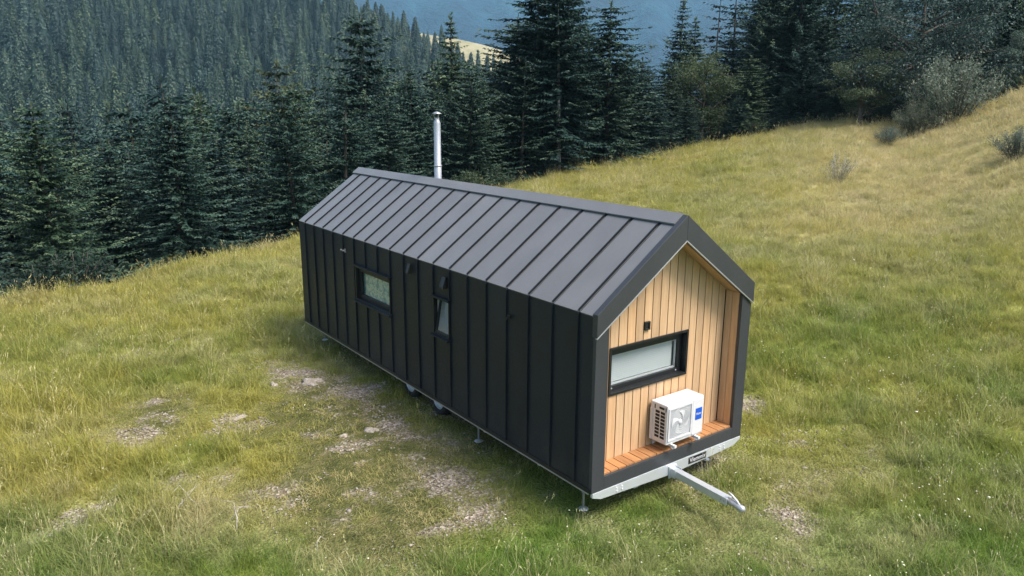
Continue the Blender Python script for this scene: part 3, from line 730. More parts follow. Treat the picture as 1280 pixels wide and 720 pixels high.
px_ = rng.uniform(-.2, .12, 60); tt_ = rng.uniform(800, PT-4, 60); fx_, fy_ = xy(px_*tt_, tt_); fz_ = past_z(px_, tt_, fx_, fy_)-1

def gn_scatter(name, P, rot, sc, var, protos, attrs):
    """one object: points with instanced plants (geometry nodes)"""
    me = bpy.data.meshes.new(name); me.vertices.add(len(P)); me.vertices.foreach_set('co', np.asarray(P, np.float32).ravel())
    a = me.attributes.new('rot', 'FLOAT_VECTOR', 'POINT'); a.data.foreach_set('vector', np.asarray(rot, np.float32).ravel())
    a = me.attributes.new('size', 'FLOAT_VECTOR', 'POINT'); a.data.foreach_set('vector', np.asarray(sc, np.float32).ravel())
    a = me.attributes.new('variant', 'INT', 'POINT'); a.data.foreach_set('value', np.asarray(var, np.int32))
    for k, v in attrs.items():
        a = me.attributes.new(k, 'FLOAT', 'POINT'); a.data.foreach_set('value', np.asarray(v, np.float32))
    o = link(name, me)
    ng = bpy.data.node_groups.new(name+'_scatter', 'GeometryNodeTree')
    ng.interface.new_socket('Geometry', in_out='INPUT', socket_type='NodeSocketGeometry'); ng.interface.new_socket('Geometry', in_out='OUTPUT', socket_type='NodeSocketGeometry')
    gi = ng.nodes.new('NodeGroupInput'); go = ng.nodes.new('NodeGroupOutput'); jn = ng.nodes.new('GeometryNodeJoinGeometry')
    def na(nm, dt):
        n = ng.nodes.new('GeometryNodeInputNamedAttribute'); n.data_type = dt; n.inputs['Name'].default_value = nm
        return n.outputs['Attribute']
    ra, sa, va = na('rot', 'FLOAT_VECTOR'), na('size', 'FLOAT_VECTOR'), na('variant', 'INT')
    for k, ob in enumerate(protos):
        oi_ = ng.nodes.new('GeometryNodeObjectInfo'); oi_.inputs['Object'].default_value = ob; oi_.transform_space = 'ORIGINAL'
        oi_.inputs['As Instance'].default_value = True
        cmp_ = ng.nodes.new('FunctionNodeCompare'); cmp_.data_type = 'INT'; cmp_.operation = 'EQUAL'
        ii = [s for s in cmp_.inputs if s.type == 'INT' and s.enabled]
        ng.links.new(va, ii[0]); ii[1].default_value = k
        ip = ng.nodes.new('GeometryNodeInstanceOnPoints')
        ng.links.new(gi.outputs[0], ip.inputs['Points']); ng.links.new(cmp_.outputs[0], ip.inputs['Selection']); ng.links.new(oi_.outputs['Geometry'], ip.inputs['Instance'])
        ng.links.new(ra, ip.inputs['Rotation']); ng.links.new(sa, ip.inputs['Scale']); ng.links.new(ip.outputs[0], jn.inputs[0])
    ng.links.new(jn.outputs[0], go.inputs[0])
    md = o.modifiers.new('scatter', 'NODES'); md.node_group = ng
    return o
def proto(name, me): return bpy.data.objects.new(name, me)      # template mesh, not linked to the scene
fp = [proto('far_spruce', mm) for mm in far_m]
PP = np.concatenate([np.stack([hx[rest], hy[rest], hz[rest]], 1), np.stack([fx_, fy_, fz_], 1)])
n = len(PP); sc = np.concatenate([hs[N_IND:], rng.uniform(.5, .9, len(fx_))])
rot = np.zeros((n, 3)); rot[:, 2] = rng.uniform(0, 6.28, n)
tag(gn_scatter('forest', PP, rot, np.stack([sc*1.1, sc*1.1, sc], 1), rng.integers(0, 4, n), fp, {}), kind='stuff')

# ------------------------------------------------------------------ grass
def tuft(seed, n, h, spread, wd, curl, flat=0.0):
    r = np.random.default_rng(seed); V = []; Q = []
    for i in range(n):
        a = r.random()*6.28; rad = spread*math.sqrt(r.random()); p = np.array([math.cos(r.random()*6.28)*rad, math.sin(r.random()*6.28)*rad, -.03])
        d = np.array([math.cos(a), math.sin(a), 0.]); sd = np.array([-math.sin(a), math.cos(a), 0.])
        L = h*r.uniform(.45, 1.15); c = curl*r.uniform(.3, 1.5); w = wd*r.uniform(.6, 1.2)
        b0 = len(V)
        for q, k in ((0, .8), (.4, 1.0), (.75, .7), (1.0, .12)):
            pt = p+d*L*c*q*q+np.array([0, 0, L*q*(1-.35*c*q)])
            V += [pt-sd*w*k*.5, pt+sd*w*k*.5]
        for q in range(3): Q.append((b0+2*q, b0+2*q+1, b0+2*q+3, b0+2*q+2))
    return V, Q
def tuft_mesh(seed, *a): V, Q = tuft(seed, *a); return np_mesh('grass_tuft', np.array(V), np.array(Q), M['blade'])
protos = [proto('grass_tuft', tuft_mesh(600+i, 34, .26, .15, .0075, .65)) for i in range(3)]
protos += [proto('grass_tuft', tuft_mesh(610+i, 26, .38, .16, .0075, .8)) for i in range(2)]
protos += [proto('grass_tuft', tuft_mesh(620, 40, .12, .17, .008, .9))]                       # 5 short turf
V, Q = tuft(630, 7, .52, .13, .0035, .35); Q = np.array(Q); V = list(V)
rr = np.random.default_rng(3); Vh = []; Qh = []
for i in range(7):                                                                                  # seed heads on the stalk tips
    tipp = (V[i*8+6]+V[i*8+7])/2; d = unit((V[i*8+6]-V[i*8+4])[None])[0]
    for k in range(4):
        b0 = len(V)+len(Vh); q = tipp-d*.02*k; w = rr.normal(0, 1, 3); w = w/np.linalg.norm(w)*.007
        Vh += [q-w, q+d*.012+w*.2, q+w+d*.02, q-d*.02]; Qh.append((b0, b0+1, b0+2, b0+3))
protos += [proto('grass_stalks', np_mesh('grass_stalks', np.array(V+Vh), np.concatenate([Q, np.array(Qh)]), M['stalk']))]   # 6
rng = np.random.default_rng(11)
def band(t0, t1, dens, scale):
    n = int(1.22*(t1*t1-t0*t0)*dens)
    t = np.sqrt(rng.uniform(t0*t0, t1*t1, n)); u = rng.uniform(-1.17, 1.27, n); x, y = xy(u*t, t)
    return x, y, np.full(n, scale)
bands = [band(3.5, 11, 95, .9), band(11, 17, 62, 1.0), band(17, 26, 52, 1.05), band(26, 40, 32, 1.2), band(40, 62, 20, 1.5)]
x = np.concatenate([b_[0] for b_ in bands]); y = np.concatenate([b_[1] for b_ in bands]); bs = np.concatenate([b_[2] for b_ in bands])
g, d, bare, moss, duff = tones(x, y)
s_, t_ = st(x, y)
under = (np.abs(x) < 1.6) & (y > .1) & (y < 10.0)
nn = fbm(x*1.3, y*1.3, 99, 3)
prob = np.clip(1-1.0*sstep(.36, .95, bare+(nn-.5)*.5), 0.06, 1)*np.clip(1-.62*moss, .2, 1)
ok = (rng.random(len(x)) < prob) & ~(under & (rng.random(len(x)) < .55)) & (t_ < edge_T(np.clip(s_/t_, -1.2, 1.2))+1.0)
x, y, bs, g, d, bare, moss, nn, under = [a[ok] for a in (x, y, bs, g, d, bare, moss, nn, under)]
n = len(x); var = rng.integers(0, 5, n)
var = np.where(rng.random(n) < np.clip(moss*1.1+bare, 0, 1), 5, var)
var = np.where((rng.random(n) < .07+.16*d) & (moss < .5), 6, var)
sz = bs*rng.uniform(.65, 1.25, n)*(1-.25*moss)*(.50+1.1*nn)
sz = np.where(under, np.minimum(sz, .8), sz)
rot = np.stack([rng.normal(0, .14, n), rng.normal(0, .14, n), rng.uniform(0, 6.28, n)], 1)
gp = gn_scatter('grass', np.stack([x, y, gz(x, y)], 1), rot, np.stack([sz, sz, sz*rng.uniform(.8, 1.2, n)], 1), var, protos,
                dict(green=np.clip(g+rng.normal(0, .14, n), 0, 1), dry=np.clip(d+rng.normal(0, .12, n), 0, 1)))
tag(gp, kind='stuff')
# pebbles on the bare patches, white flower heads in the meadow: joined meshes
def many(name, P, size, base, faces, mat, flat=(1, 1, 1), tilt=.5):
    n = len(P); r = np.random.default_rng(len(P)); a = r.uniform(0, 6.28, n); c, s = np.cos(a), np.sin(a)
    B = np.asarray(base)[None]*(1+r.normal(0, .22, (n, len(base), 1)))*np.asarray(flat)*np.asarray(size)[:, None, None]*np.stack([r.uniform(.7, 1.4, n), r.uniform(.7, 1.2, n), r.uniform(.6, 1.2, n)], 1)[:, None]
    tx = r.normal(0, tilt, n)[:, None]; zz = B[..., 2]+B[..., 0]*np.sin(tx)
    V = np.stack([B[..., 0]*c[:, None]-B[..., 1]*s[:, None], B[..., 0]*s[:, None]+B[..., 1]*c[:, None], zz], -1)+np.asarray(P)[:, None]
    Q = (np.asarray(faces)[None]+(np.arange(n)*len(base))[:, None, None]).reshape(-1, len(faces[0]))
    return tag(link(name, np_mesh(name, V.reshape(-1, 3), Q, mat)), kind='stuff')
octb = [(1, 0, 0), (0, 1, 0), (-1, 0, 0), (0, -1, 0), (0, 0, 1), (0, 0, -.6)]
octf = [(0, 1, 4), (1, 2, 4), (2, 3, 4), (3, 0, 4), (1, 0, 5), (2, 1, 5), (3, 2, 5), (0, 3, 5)]
n = 260000; x = rng.uniform(-9, 7, n); y = rng.uniform(-3, 13.5, n); tn = tones(x, y); bb = tn[2]+(fbm(x*1.5, y*1.5, 7, 3)-.5)*.7
ok = rng.random(n) < sstep(.34, .95, bb)*.42+.05*(tn[3] > .3)*sstep(.45, .6, fbm(x*1.1, y*1.1, 17, 3)); x, y = x[ok][:30000], y[ok][:30000]
many('pebbles', np.stack([x, y, gz(x, y)+.004], 1), rng.uniform(.008, .026, len(x))*np.where(rng.random(len(x)) < .06, 1.8, 1), octb, octf, M['stone'], (1, 1, .55))
n = 8600; t = np.sqrt(rng.uniform(6.5**2, 26**2, n)); u = rng.uniform(-.75, .8, n); x, y = xy(u*t, t); tn = tones(x, y)
pr = sstep(.45, .65, fbm(x*.8, y*.8, 123, 3))*(.16+.7*(u > .12)*(t < 17))*(tn[2] < .4)
ok = (rng.random(n) < pr) & ~((np.abs(x) < 1.7) & (y > -.2) & (y < 10.3)); x, y = x[ok], y[ok]
many('wildflowers', np.stack([x, y, gz(x, y)+rng.uniform(.16, .36, len(x))], 1), rng.uniform(.007, .015, len(x))*np.where(rng.random(len(x)) < .08, 1.8, 1), octb, octf, M['petal'], (1, 1, .45))

# ------------------------------------------------------------------ stones, dead branches
def rock(px, py, size, seed, label, flat=.5):
    P = ray_z(px, py, 0.0); z = float(gz(np.array([P[0]]), np.array([P[1]]))[0])
    bm = bmesh.new(); bmesh.ops.create_icosphere(bm, subdivisions=3, radius=1.0); r = random.Random(seed)
    ph = [r.uniform(0, 6) for _ in range(6)]
    for v in bm.verts:
        c = v.co; k = 1+.22*math.sin(3*c.x+ph[0])*math.sin(2.5*c.y+ph[1])+.15*math.sin(6*c.y+ph[2]+3*c.z)+.08*math.sin(11*c.x+ph[3])*math.sin(9*c.z+ph[4])
        v.co = Vector((c.x*size*k*1.2, c.y*size*k*.8, max(-.3, c.z)*size*k*flat))
    me = bpy.data.meshes.new('rock'); bm.to_mesh(me); bm.free(); me.materials.append(M['stone'])
    for p_ in me.polygons: p_.use_smooth = r.random() < .5
    o = link('rock', me, None, (P[0], P[1], z), (0, 0, r.uniform(0, 6))); tag(o, label, 'stone'); return o
rock(300, 522, .11, 1, 'flat pale stone in the grass left of the brown gravel bank', .35)
rock(391, 478, .20, 2, 'brown rounded boulder half sunk in the gravel beside the cabin')
rock(430, 546, .07, 3, 'small pale stone left of the wider flat stone near the wheels', .5)
rock(464, 539, .11, 4, 'wide pale flat stone on the moss below the wheels', .4)
rock(342, 480, .08, 5, 'tiny white stone above the flat pale stone', .7)
rock(941, 517, .15, 6, 'long pale stone just right of the cabin front', .25)
def branch(px, py, seed, label, L=.5, n=1, rz=0):
    P = ray_z(px, py, 0.0); z = float(gz(np.array([P[0]]), np.array([P[1]]))[0]); r = random.Random(seed); mb = MB()
    for k in range(n):
        a = rz+r.uniform(-.6, .6)*(n > 1)+k*.4; p0 = Vector((r.uniform(-.2, .2)*(n > 1), r.uniform(-.2, .2)*(n > 1), .05)); pts = [p0]
        for q in range(1, 5):
            pts.append(p0+Vector((math.cos(a)*L*q/4, math.sin(a)*L*q/4, .06+.10*math.sin(q)))+Vector((r.gauss(0, .03), r.gauss(0, .03), r.gauss(0, .02))))
        mb.tube(pts, [.008, .0075, .006, .004, .002], 6)
        if n > 1: mb.tube([pts[2], pts[2]+Vector((r.uniform(-.2, .2), r.uniform(-.2, .2), .08)), pts[2]+Vector((r.uniform(-.35, .35), r.uniform(-.3, .3), .12))], [.005, .004, .0015], 5)
    return tag(mb.build('dead_branch', M['deadwood'], None, (P[0], P[1], z), smooth=True), label, 'branch')
branch(397, 697, 3, 'single bleached stick lying in the grass at the bottom', .34, 1, .9)
branch(236, 640, 4, 'bleached forked twigs lying below the dark green tuft', .30, 3, 1.2)
branch(282, 668, 5, 'curved dry twig in the dry grass near the lower left', .4, 2, .3)

# ------------------------------------------------------------------ the tiny house
ZB = .5
W2, H, RZ, L = 1.55, 2.4177, 3.5238, 10.1217
house = empty('tiny_house', (0, 0, 0))
tag(house, 'dark metal-clad gabled tiny house on a trailer with a wooden front recess', 'tiny house')
def part(mb, name, mat, bevel=0, loc=(0, 0, 0), smooth=False, parent=None):
    p = parent or house; z = ZB if parent is None else 0
    return mb.build(name, mat, p, (loc[0], loc[1], loc[2]+z), bevel=bevel, smooth=smooth)
def part_mesh(me, name, loc=(0, 0, 0), parent=None):
    return link(name, me, parent or house, (loc[0], loc[1], loc[2]+(ZB if parent is None else 0)))
SEAM0, SP = .335, .5213
seams = [0.0]+[SEAM0+SP*k for k in range(19)]+[L]
def wall_mesh(w, z0, z1, sgn, rib=True):
    mb = MB(); o = -sgn
    g = .024 if rib else .0
    mb.box((-.010 if sgn < 0 else -.018, .002+g, z0), (.018 if sgn < 0 else .010, w-.002, z1))
    mb.box((.0185 if sgn < 0 else -.026, .002, z0), (.026 if sgn < 0 else -.0185, w-.002, z1))
    if rib: mb.box((-.040 if sgn < 0 else -.002, -.008, z0), (.002 if sgn < 0 else .040, .010, z1))
    return mb.mesh('wall_panel', M['wall'])
cache = {}
def wall_panel(y0, y1, z0, z1, sgn):
    k = (round(y1-y0, 3), z0, z1, sgn)
    if k not in cache: cache[k] = wall_mesh(y1-y0, z0, z1, sgn, y0 > .05)
    return part_mesh(cache[k], 'wall_panel', (sgn*(W2-.012), y0, 0))
WT, WB = H-.012, .055
for i in range(len(seams)-1):
    y0, y1 = seams[i], seams[i+1]; mid = (y0+y1)/2
    if i == 0: y0 = .02
    if 5.54 < mid < 7.06: wall_panel(y0, y1, WB, 1.172, -1); wall_panel(y0, y1, 1.868, WT, -1)
    elif 3.4 < mid < 4.0: wall_panel(y0, y1, WB, 1.222, -1); wall_panel(y0, y1, 1.868, WT, -1)
    else: wall_panel(y0, y1, WB, WT, -1)
    wall_panel(y0, y1, WB, WT, 1)
# roof panels
sl = math.hypot(W2, RZ-H); ca, sa_ = W2/sl, (RZ-H)/sl
def roof_mesh(w, sgn, rib=True):
    def P(a, y_, c): return (sgn*(W2+.012-a*ca)+sgn*c*sa_, y_, H-.008+a*sa_+c*ca)
    mb = MB()
    def bx(a0, a1, y0, y1, c0, c1):
        mb.add([P(a0, y0, c0), P(a1, y0, c0), P(a1, y1, c0), P(a0, y1, c0), P(a0, y0, c1), P(a1, y0, c1), P(a1, y1, c1), P(a0, y1, c1)],
               [(0,3,2,1),(4,5,6,7),(0,1,5,4),(1,2,6,5),(2,3,7,6),(3,0,4,7)])
    bx(0, sl-.01, .002, w-.034, -.022, .0)
    mb.cur = 2  # ribs in the darker wall metal: seam shade put into the colour
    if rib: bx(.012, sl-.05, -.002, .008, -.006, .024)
    mb.cur = 1; bx(.004, sl-.012, .002, w-.002, -.036, -.0225)  # black backing: shade of the seam gap put into its colour
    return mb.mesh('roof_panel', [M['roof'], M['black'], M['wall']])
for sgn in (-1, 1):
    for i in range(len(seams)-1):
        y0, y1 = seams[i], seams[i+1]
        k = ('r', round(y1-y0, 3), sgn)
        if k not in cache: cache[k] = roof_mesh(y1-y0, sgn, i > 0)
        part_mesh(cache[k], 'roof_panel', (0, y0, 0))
# ridge cap: raised strip each side
mb = MB(); cw = .16
def gp_(x_, up): return (x_, RZ-abs(x_)*(RZ-H)/W2+up)
prof = [gp_(-cw, .038), gp_(0, .046), gp_(cw, .038), gp_(cw, .022), gp_(0, .030), gp_(-cw, .022)]
mb.prism(prof, lambda a, b_: (a, .062, b_), lambda a, b_: (a, L+.01, b_))
part(mb, 'ridge_cap', M['roof'])
mb = MB(); prof = [gp_(-.10, .024), gp_(0, .029), gp_(.10, .024), gp_(.10, .0), gp_(0, .004), gp_(-.10, .0)]
mb.prism(prof, lambda a, b_: (a, .20, b_), lambda a, b_: (a, L-.02, b_)); part(mb, 'ridge_vent', M['black'])
# structural core so no light leaks between the skins: floor, inner roof lining
mb = MB(); mb.box((-1.50, .34, .07), (1.50, L-.03, .16)); part(mb, 'floor', M['liner'])
for sgn in (-1, 1):
    mb = MB()
    q = [(sgn*1.52, H-.06), (0, RZ-.06), (0, RZ-.10), (sgn*1.52, H-.10)]
    mb.prism(q, lambda a, b_: (a, .36, b_), lambda a, b_: (a, L-.03, b_)); part(mb, 'roof_lining', M['liner'])
# back gable
mb = MB(); mb.prism([(-1.53, .0), (1.53, .0), (1.53, H-.02), (0, RZ-.03), (-1.53, H-.02)], lambda a, b_: (a, L-.025, b_), lambda a, b_: (a, L, b_)); part(mb, 'back_wall', M['wall'])
# fascia boards on the front gable
zi = lambda x_: 3.219-abs(x_)*(3.219-2.149)/1.55
zo = lambda x_: RZ+.030-abs(x_)*(RZ-H)/W2
for sgn in (-1, 1):
    mb = MB(); e = 1.566
    q = [(sgn*.001, zi(0)), (sgn*e, zi(e)), (sgn*e, zo(e)), (sgn*.001, zo(0))]
    mb.prism(q, lambda a, b_: (a, -.030, b_), lambda a, b_: (a, .06, b_)); part(mb, 'fascia_board', M['fascia'], .004)
    mb = MB(); q = [(sgn*.001, zi(0)-.016), (sgn*e, zi(e)-.016), (sgn*e, zi(e)-.002), (sgn*.001, zi(0)-.002)]
    mb.prism(q, lambda a, b_: (a, -.036, b_), lambda a, b_: (a, -.004, b_)); part(mb, 'drip_edge', M['drip'])
    # corner post
    mb = MB(); x0, x1 = sorted((sgn*1.553, sgn*1.333)); mb.box((x0, 0, .0), (x1, .045, 2.0))
    zt0, zt1 = zi(x0)-.02, zi(x1)-.02
    mb = MB(); mb.prism([(x0, 0.0), (x1, 0.0), (x1, zt1), (x0, zt0)], lambda a, b_: (a, -.004, b_), lambda a, b_: (a, .05, b_)); part(mb, 'corner_post', M['fascia'], .003)
    # soffit boards following the slope
    for k in range(3):
        mb = MB(); y0, y1 = .062+.085*k, .062+.085*(k+1)-.004
        q = [(sgn*.002, zi(0)+.012), (sgn*1.40, zi(1.40)+.012), (sgn*1.40, zi(1.40)+.032), (sgn*.002, zi(0)+.032)]
        mb.prism(q, lambda a, b_: (a, y0, b_), lambda a, b_: (a, y1, b_)); part(mb, 'soffit_board', M['wood'])
mb = MB(); mb.box((-1.333, -.004, .003), (1.333, .055, .186)); part(mb, 'bottom_frame', M['fascia'], .003)
# recess: cladding boards, side boards, deck boards
DR = .30; wx0, wx1, wz0, wz1 = -1.03, .53, 1.145, 1.825
NB = 17; bw = 2.666/NB
for i in range(NB):
    x0 = -1.333+i*bw+.0075; x1 = -1.333+(i+1)*bw-.0075; mb = MB(); ya, yb = DR, DR+.022
    def sl_(a, b_, z0, ztop):
        pts = [(a, z0), (b_, z0)]
        if ztop is None:
            pts.append((b_, zi(b_)+.01))
            if a < 0 < b_: pts.append((0, zi(0)+.01))
            pts.append((a, zi(a)+.01))
        else: pts += [(b_, ztop), (a, ztop)]
        mb.prism(pts, lambda p, q: (p, ya, q), lambda p, q: (p, yb, q))
    if x1 < wx0+.02 or x0 > wx1-.02: sl_(x0, x1, .19, None); part(mb, 'cladding_board', M['wood'], .003)
    elif x0 > wx0-.02 and x1 < wx1+.02:
        sl_(x0, x1, .19, wz0+.02); part(mb, 'cladding_board', M['wood'], .003)
        mb = MB(); sl_(x0, x1, wz1-.02, None); part(mb, 'cladding_board', M['wood'], .003)
    else:
        a, b_ = (x0, wx0+.02) if x0 < wx0 else (wx1-.02, x1)
        sl_(x0, x1, .19, wz0+.02); sl_(x0, x1, wz1-.02, None); sl_(a, b_, wz0+.0202, wz1-.0202); part(mb, 'cladding_board', M['wood'])
mb = MB(); mb.box((-1.34, DR+.03, .1), (wx0, DR+.045, 2.2)); mb.box((wx1, DR+.03, .1), (1.34, DR+.045, 2.2)); mb.box((wx0, DR+.03, .1), (wx1, DR+.045, wz0)); mb.box((wx0, DR+.03, wz1), (wx1, DR+.045, 2.2))
mb.prism([(-1.40, 2.2), (1.40, 2.2), (0, 3.18)], lambda p, q: (p, DR+.03, q), lambda p, q: (p, DR+.045, q)); part(mb, 'wall_membrane', M['black'])
for sgn in (-1, 1):
    for k in range(2):
        mb = MB(); y0, y1 = .056+.122*k, .056+.122*(k+1)-.006; xa, xb = sorted((sgn*1.335, sgn*1.357)); zt = zi(1.345)+.008
        mb.box((xa, y0, .19), (xb, y1, zt)); part(mb, 'side_board', M['wood'], .003)
ND = 18; dw = 2.666/ND
for i in range(ND):
    mb = MB(); mb.box((0, .030, .188), (dw-.013, DR-.003, .212))
    if i == 0: dm = mb.mesh('deck_board', M['deck'])
    part_mesh(dm, 'deck_board', (-1.333+i*dw+.0045, 0, 0))
mb = MB(); mb.box((-1.333, .056, .10), (1.333, DR+.02, .180)); part(mb, 'deck_base', M['black'])
# front window
def ring(mb, x0, x1, z0, z1, t, ya, yb, tl=None, tr_=None, tt=None, tb=None):
    a, b_, c, d_ = [t if q is None else q for q in (tl, tr_, tt, tb)]
    mb.box((x0, ya, z0), (x0+a, yb, z1)); mb.box((x1-b_, ya, z0), (x1, yb, z1))
    mb.box((x0+a, ya, z0), (x1-b_, yb, z0+d_)); mb.box((x0+a, ya, z1-c), (x1-b_, yb, z1))
mb = MB(); ring(mb, wx0, wx1, wz0, wz1, .035, DR-.022, DR+.12); win = part(mb, 'window', M['black'], .003)
sx0, sx1, sz0, sz1 = wx0+.036, wx1-.036, wz0+.036, wz1-.036
mb = MB(); ring(mb, sx0, sx1, sz0, sz1, .07, DR+.075, DR+.135, tt=.11, tb=.055); part(mb, 'sash', M['black'], .004, parent=win)
mb = MB(); mb.box((sx0+.06, DR+.11, sz0+.05), (sx1-.06, DR+.116, sz1-.1)); part(mb, 'pane', M['glass'], parent=win)
mb = MB(); z = sz0+.085
while z < sz1-.15:
    mb.add([(sx0+.10, DR+.150, z), (sx1-.12, DR+.150, z), (sx1-.12, DR+.158, z+.020), (sx0+.10, DR+.158, z+.020)], [(0, 1, 2, 3)]); z += .0275
bl = part(mb, 'blind', M['blind'], parent=win); bl['kind'] = 'stuff'
mb = MB(); ring(mb, sx0+.068, sx1-.068, sz0+.053, sz1-.108, .022, DR+.118, DR+.146); mb.box((sx0+.09, DR+.146, sz1-.155), (sx1-.09, DR+.17, sz1-.128)); part(mb, 'blind_rail', M['white'], parent=win)
mb = MB(); mb.box((sx0+.05, DR+.19, sz0), (sx1-.05, DR+.2, sz1)); part(mb, 'inner_shade', M['liner'], parent=win)
for xx in (sx0+.10, sx1-.10):
    mb = MB(); mb.lathe([(0, -.008), (.011, -.008), (.011, .002)], (xx, DR+.075, sz0+.028), 'y', 10); part(mb, 'drain_cap', M['offwhite'], parent=win)
# vent box above the window
mb = MB(); ring(mb, -.395, -.293, 1.965, 2.085, .022, DR-.03, DR+.004); v = part(mb, 'wall_socket', M['black'], .003)
mb = MB(); mb.box((-.376, DR-.012, 1.985), (-.312, DR+.002, 2.066)); part(mb, 'socket_face', M['rubber'], parent=v)
mb = MB(); mb.lathe([(0, -.004), (.022, -.004), (.024, .004)], (-.344, DR-.016, 2.03), 'y', 14); part(mb, 'socket_knob', M['black'], parent=v)
# side windows (left wall, x = -W2)
def yring(mb, y0, y1, z0, z1, t, xa, xb, tt=None, tb=None):
    c, d_ = tt or t, tb or t
    mb.box((xa, y0, z0), (xb, y0+t, z1)); mb.box((xa, y1-t, z0), (xb, y1, z1)); mb.box((xa, y0+t, z0), (xb, y1-t, z0+d_)); mb.box((xa, y0+t, z1-c), (xb, y1-t, z1))
def side_window(y0, y1, z0, z1, open_=False):
    mb = MB(); yring(mb, y0, y1, z0, z1, .024 if open_ else .03, -W2-.03, -W2+(.05 if open_ else .12)); w = part(mb, 'window', M['black'], .002)
    mb = MB(); mb.box((-W2-.066, y0-.03, z1-.004), (-W2+.0, y1+.03, z1+.026)); part(mb, 'head_flashing', M['wall'], .003, parent=w)
    mb = MB(); mb.prism([(-W2-.085, z0-.03), (-W2-.085, z0-.004), (-W2, z0+.012), (-W2, z0-.03)], lambda a, b_: (a, y0-.03, b_), lambda a, b_: (a, y1+.03, b_)); part(mb, 'sill', M['wall'], .002, parent=w)
    e_ = .025 if open_ else .031; a, b_, c, d_ = y0+e_, y1-e_, z0+e_, z1-e_
    fw = .075
    if not open_:
        mb = MB(); yring(mb, a, b_, c, d_, fw, -W2+.05, -W2+.11, tt=.095); part(mb, 'sash', M['black'], .003, parent=w)
        mb = MB(); mb.box((-W2+.08, a+fw-.01, c+fw-.01), (-W2+.086, b_-fw+.01, d_-.085)); part(mb, 'pane', M['glass'], parent=w)
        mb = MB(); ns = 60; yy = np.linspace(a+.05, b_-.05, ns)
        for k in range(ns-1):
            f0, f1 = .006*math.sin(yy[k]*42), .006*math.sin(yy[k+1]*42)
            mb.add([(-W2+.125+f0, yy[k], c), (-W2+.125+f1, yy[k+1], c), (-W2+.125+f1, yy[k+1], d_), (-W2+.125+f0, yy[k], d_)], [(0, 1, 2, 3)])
        part(mb, 'reflection_sheet', M['reflection_sheet'], smooth=True, parent=w)  # added sheet that carries the painted reflection
    else:
        # tilted-in sash: hinged at the bottom, top leaning into the room
        rot = Matrix.Rotation(R(10), 4, 'Y')
        def tl(mb):
            hx_, hz_ = -W2+.0, c
            mb.v = [tuple(rot @ Vector((vx-hx_, vy, vz-hz_))+Vector((hx_, 0, hz_))) for vx, vy, vz in mb.v]; return mb
        mb = MB(); yring(mb, a+.004, b_-.004, c, d_-.004, .040, -W2-.012, -W2+.02); part(tl(mb), 'sash', M['black'], .003, parent=w)
        mb = MB(); mb.box((-W2+.004, a+.040, c+.040), (-W2+.009, b_-.038, d_-.040)); part(tl(mb), 'pane', M['glass'], parent=w)
        mb = MB(); yring(mb, a-.02, b_+.02, c-.02, d_+.02, .012, -W2+.052, -W2+.30); part(mb, 'reveal', M['white'], parent=w)
        mb = MB(); mb.box((-W2+.19, a-.02, c-.05), (-W2+.20, b_+.02, d_+.05)); part(mb, 'sky_reflection_sheet', M['blind'], parent=w)  # added pale sheet, stands in for sky reflected in the pane
    return w
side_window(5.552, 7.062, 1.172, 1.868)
side_window(3.468, 3.980, 1.222, 1.868, True)
# hooded vents, bracket, tap on the long wall
def hood(y, z, w=.085, h=.17, d=.07):
    mb = MB(); x = -W2-.022
    mb.prism([(x, z-h*.5), (x, z+h*.5), (x-.02, z+h*.5), (x-d, z-h*.35), (x-d, z-h*.5)], lambda a, b_: (a, y-w/2, b_), lambda a, b_: (a, y+w/2, b_)); return part(mb, 'vent_hood', M['black'], .003)
hood(4.765, 2.20); hood(3.585, 2.17, .11, .19, .08)
mb = MB(); x = -W2-.022; mb.box((x-.012, 7.47, 2.06), (x, 7.53, 2.14)); mb.tube([(x-.01, 7.5, 2.10), (x-.06, 7.5, 2.10), (x-.10, 7.5, 2.135)], [.016, .016, .018], 8); part(mb, 'wall_bracket', M['chrome'])
mb = MB(); mb.box((x-.015, 1.775, 1.97), (x, 1.835, 2.03)); mb.tube([(x-.01, 1.805, 2.0), (x-.05, 1.805, 2.0), (x-.055, 1.805, 1.96)], .010, 8); part(mb, 'outside_tap', M['black'])
# base trim, side rails, front beam
for sgn in (-1, 1):
    xa, xb = sorted((sgn*(W2-.02), sgn*(W2+.012))); mb = MB(); mb.box((xa, .01, -.006), (xb, L-.005, .054)); part(mb, 'base_trim', M['black'], .002)
    xa, xb = sorted((sgn*(W2-.07), sgn*(W2+.004))); mb = MB(); mb.box((xa, .06, -.034), (xb, L-.02, -.009)); part(mb, 'side_rail', M['chrome'])
    xa, xb = sorted((sgn*.62, sgn*.70)); mb = MB(); mb.box((xa, .05, -.21), (xb, L-.1, -.012)); part(mb, 'chassis_beam', M['galv'])
mb = MB(); mb.box((-1.45, .07, -.008), (1.45, L-.03, .05)); part(mb, 'underfloor', M['galv'])
for yy in (1.2, 2.6, 4.0, 5.6, 7.2, 8.8):
    mb = MB(); mb.box((-1.46, yy, -.12), (1.46, yy+.05, -.012)); part(mb, 'cross_member', M['galv'])
mb = MB(); q = [(-1.535, -.002), (-1.535, -.062), (-1.39, -.118), (-.12, -.172), (.12, -.172), (1.37, -.118), (1.535, -.05), (1.535, -.002)]
mb.prism(q, lambda a, b_: (a, -.012, b_), lambda a, b_: (a, .03, b_)); fb = part(mb, 'front_beam', M['galv'], .003)
for cx in (-1.05, 1.10):
    for dx in (-.05, .05):
        for dz in (-.045, -.085):
            mb = MB(); mb.lathe([(0, -.012), (.013, -.010), (.015, 0)], (cx+dx, -.0125, dz), 'y', 8); part(mb, 'bolt', M['white'], parent=fb)
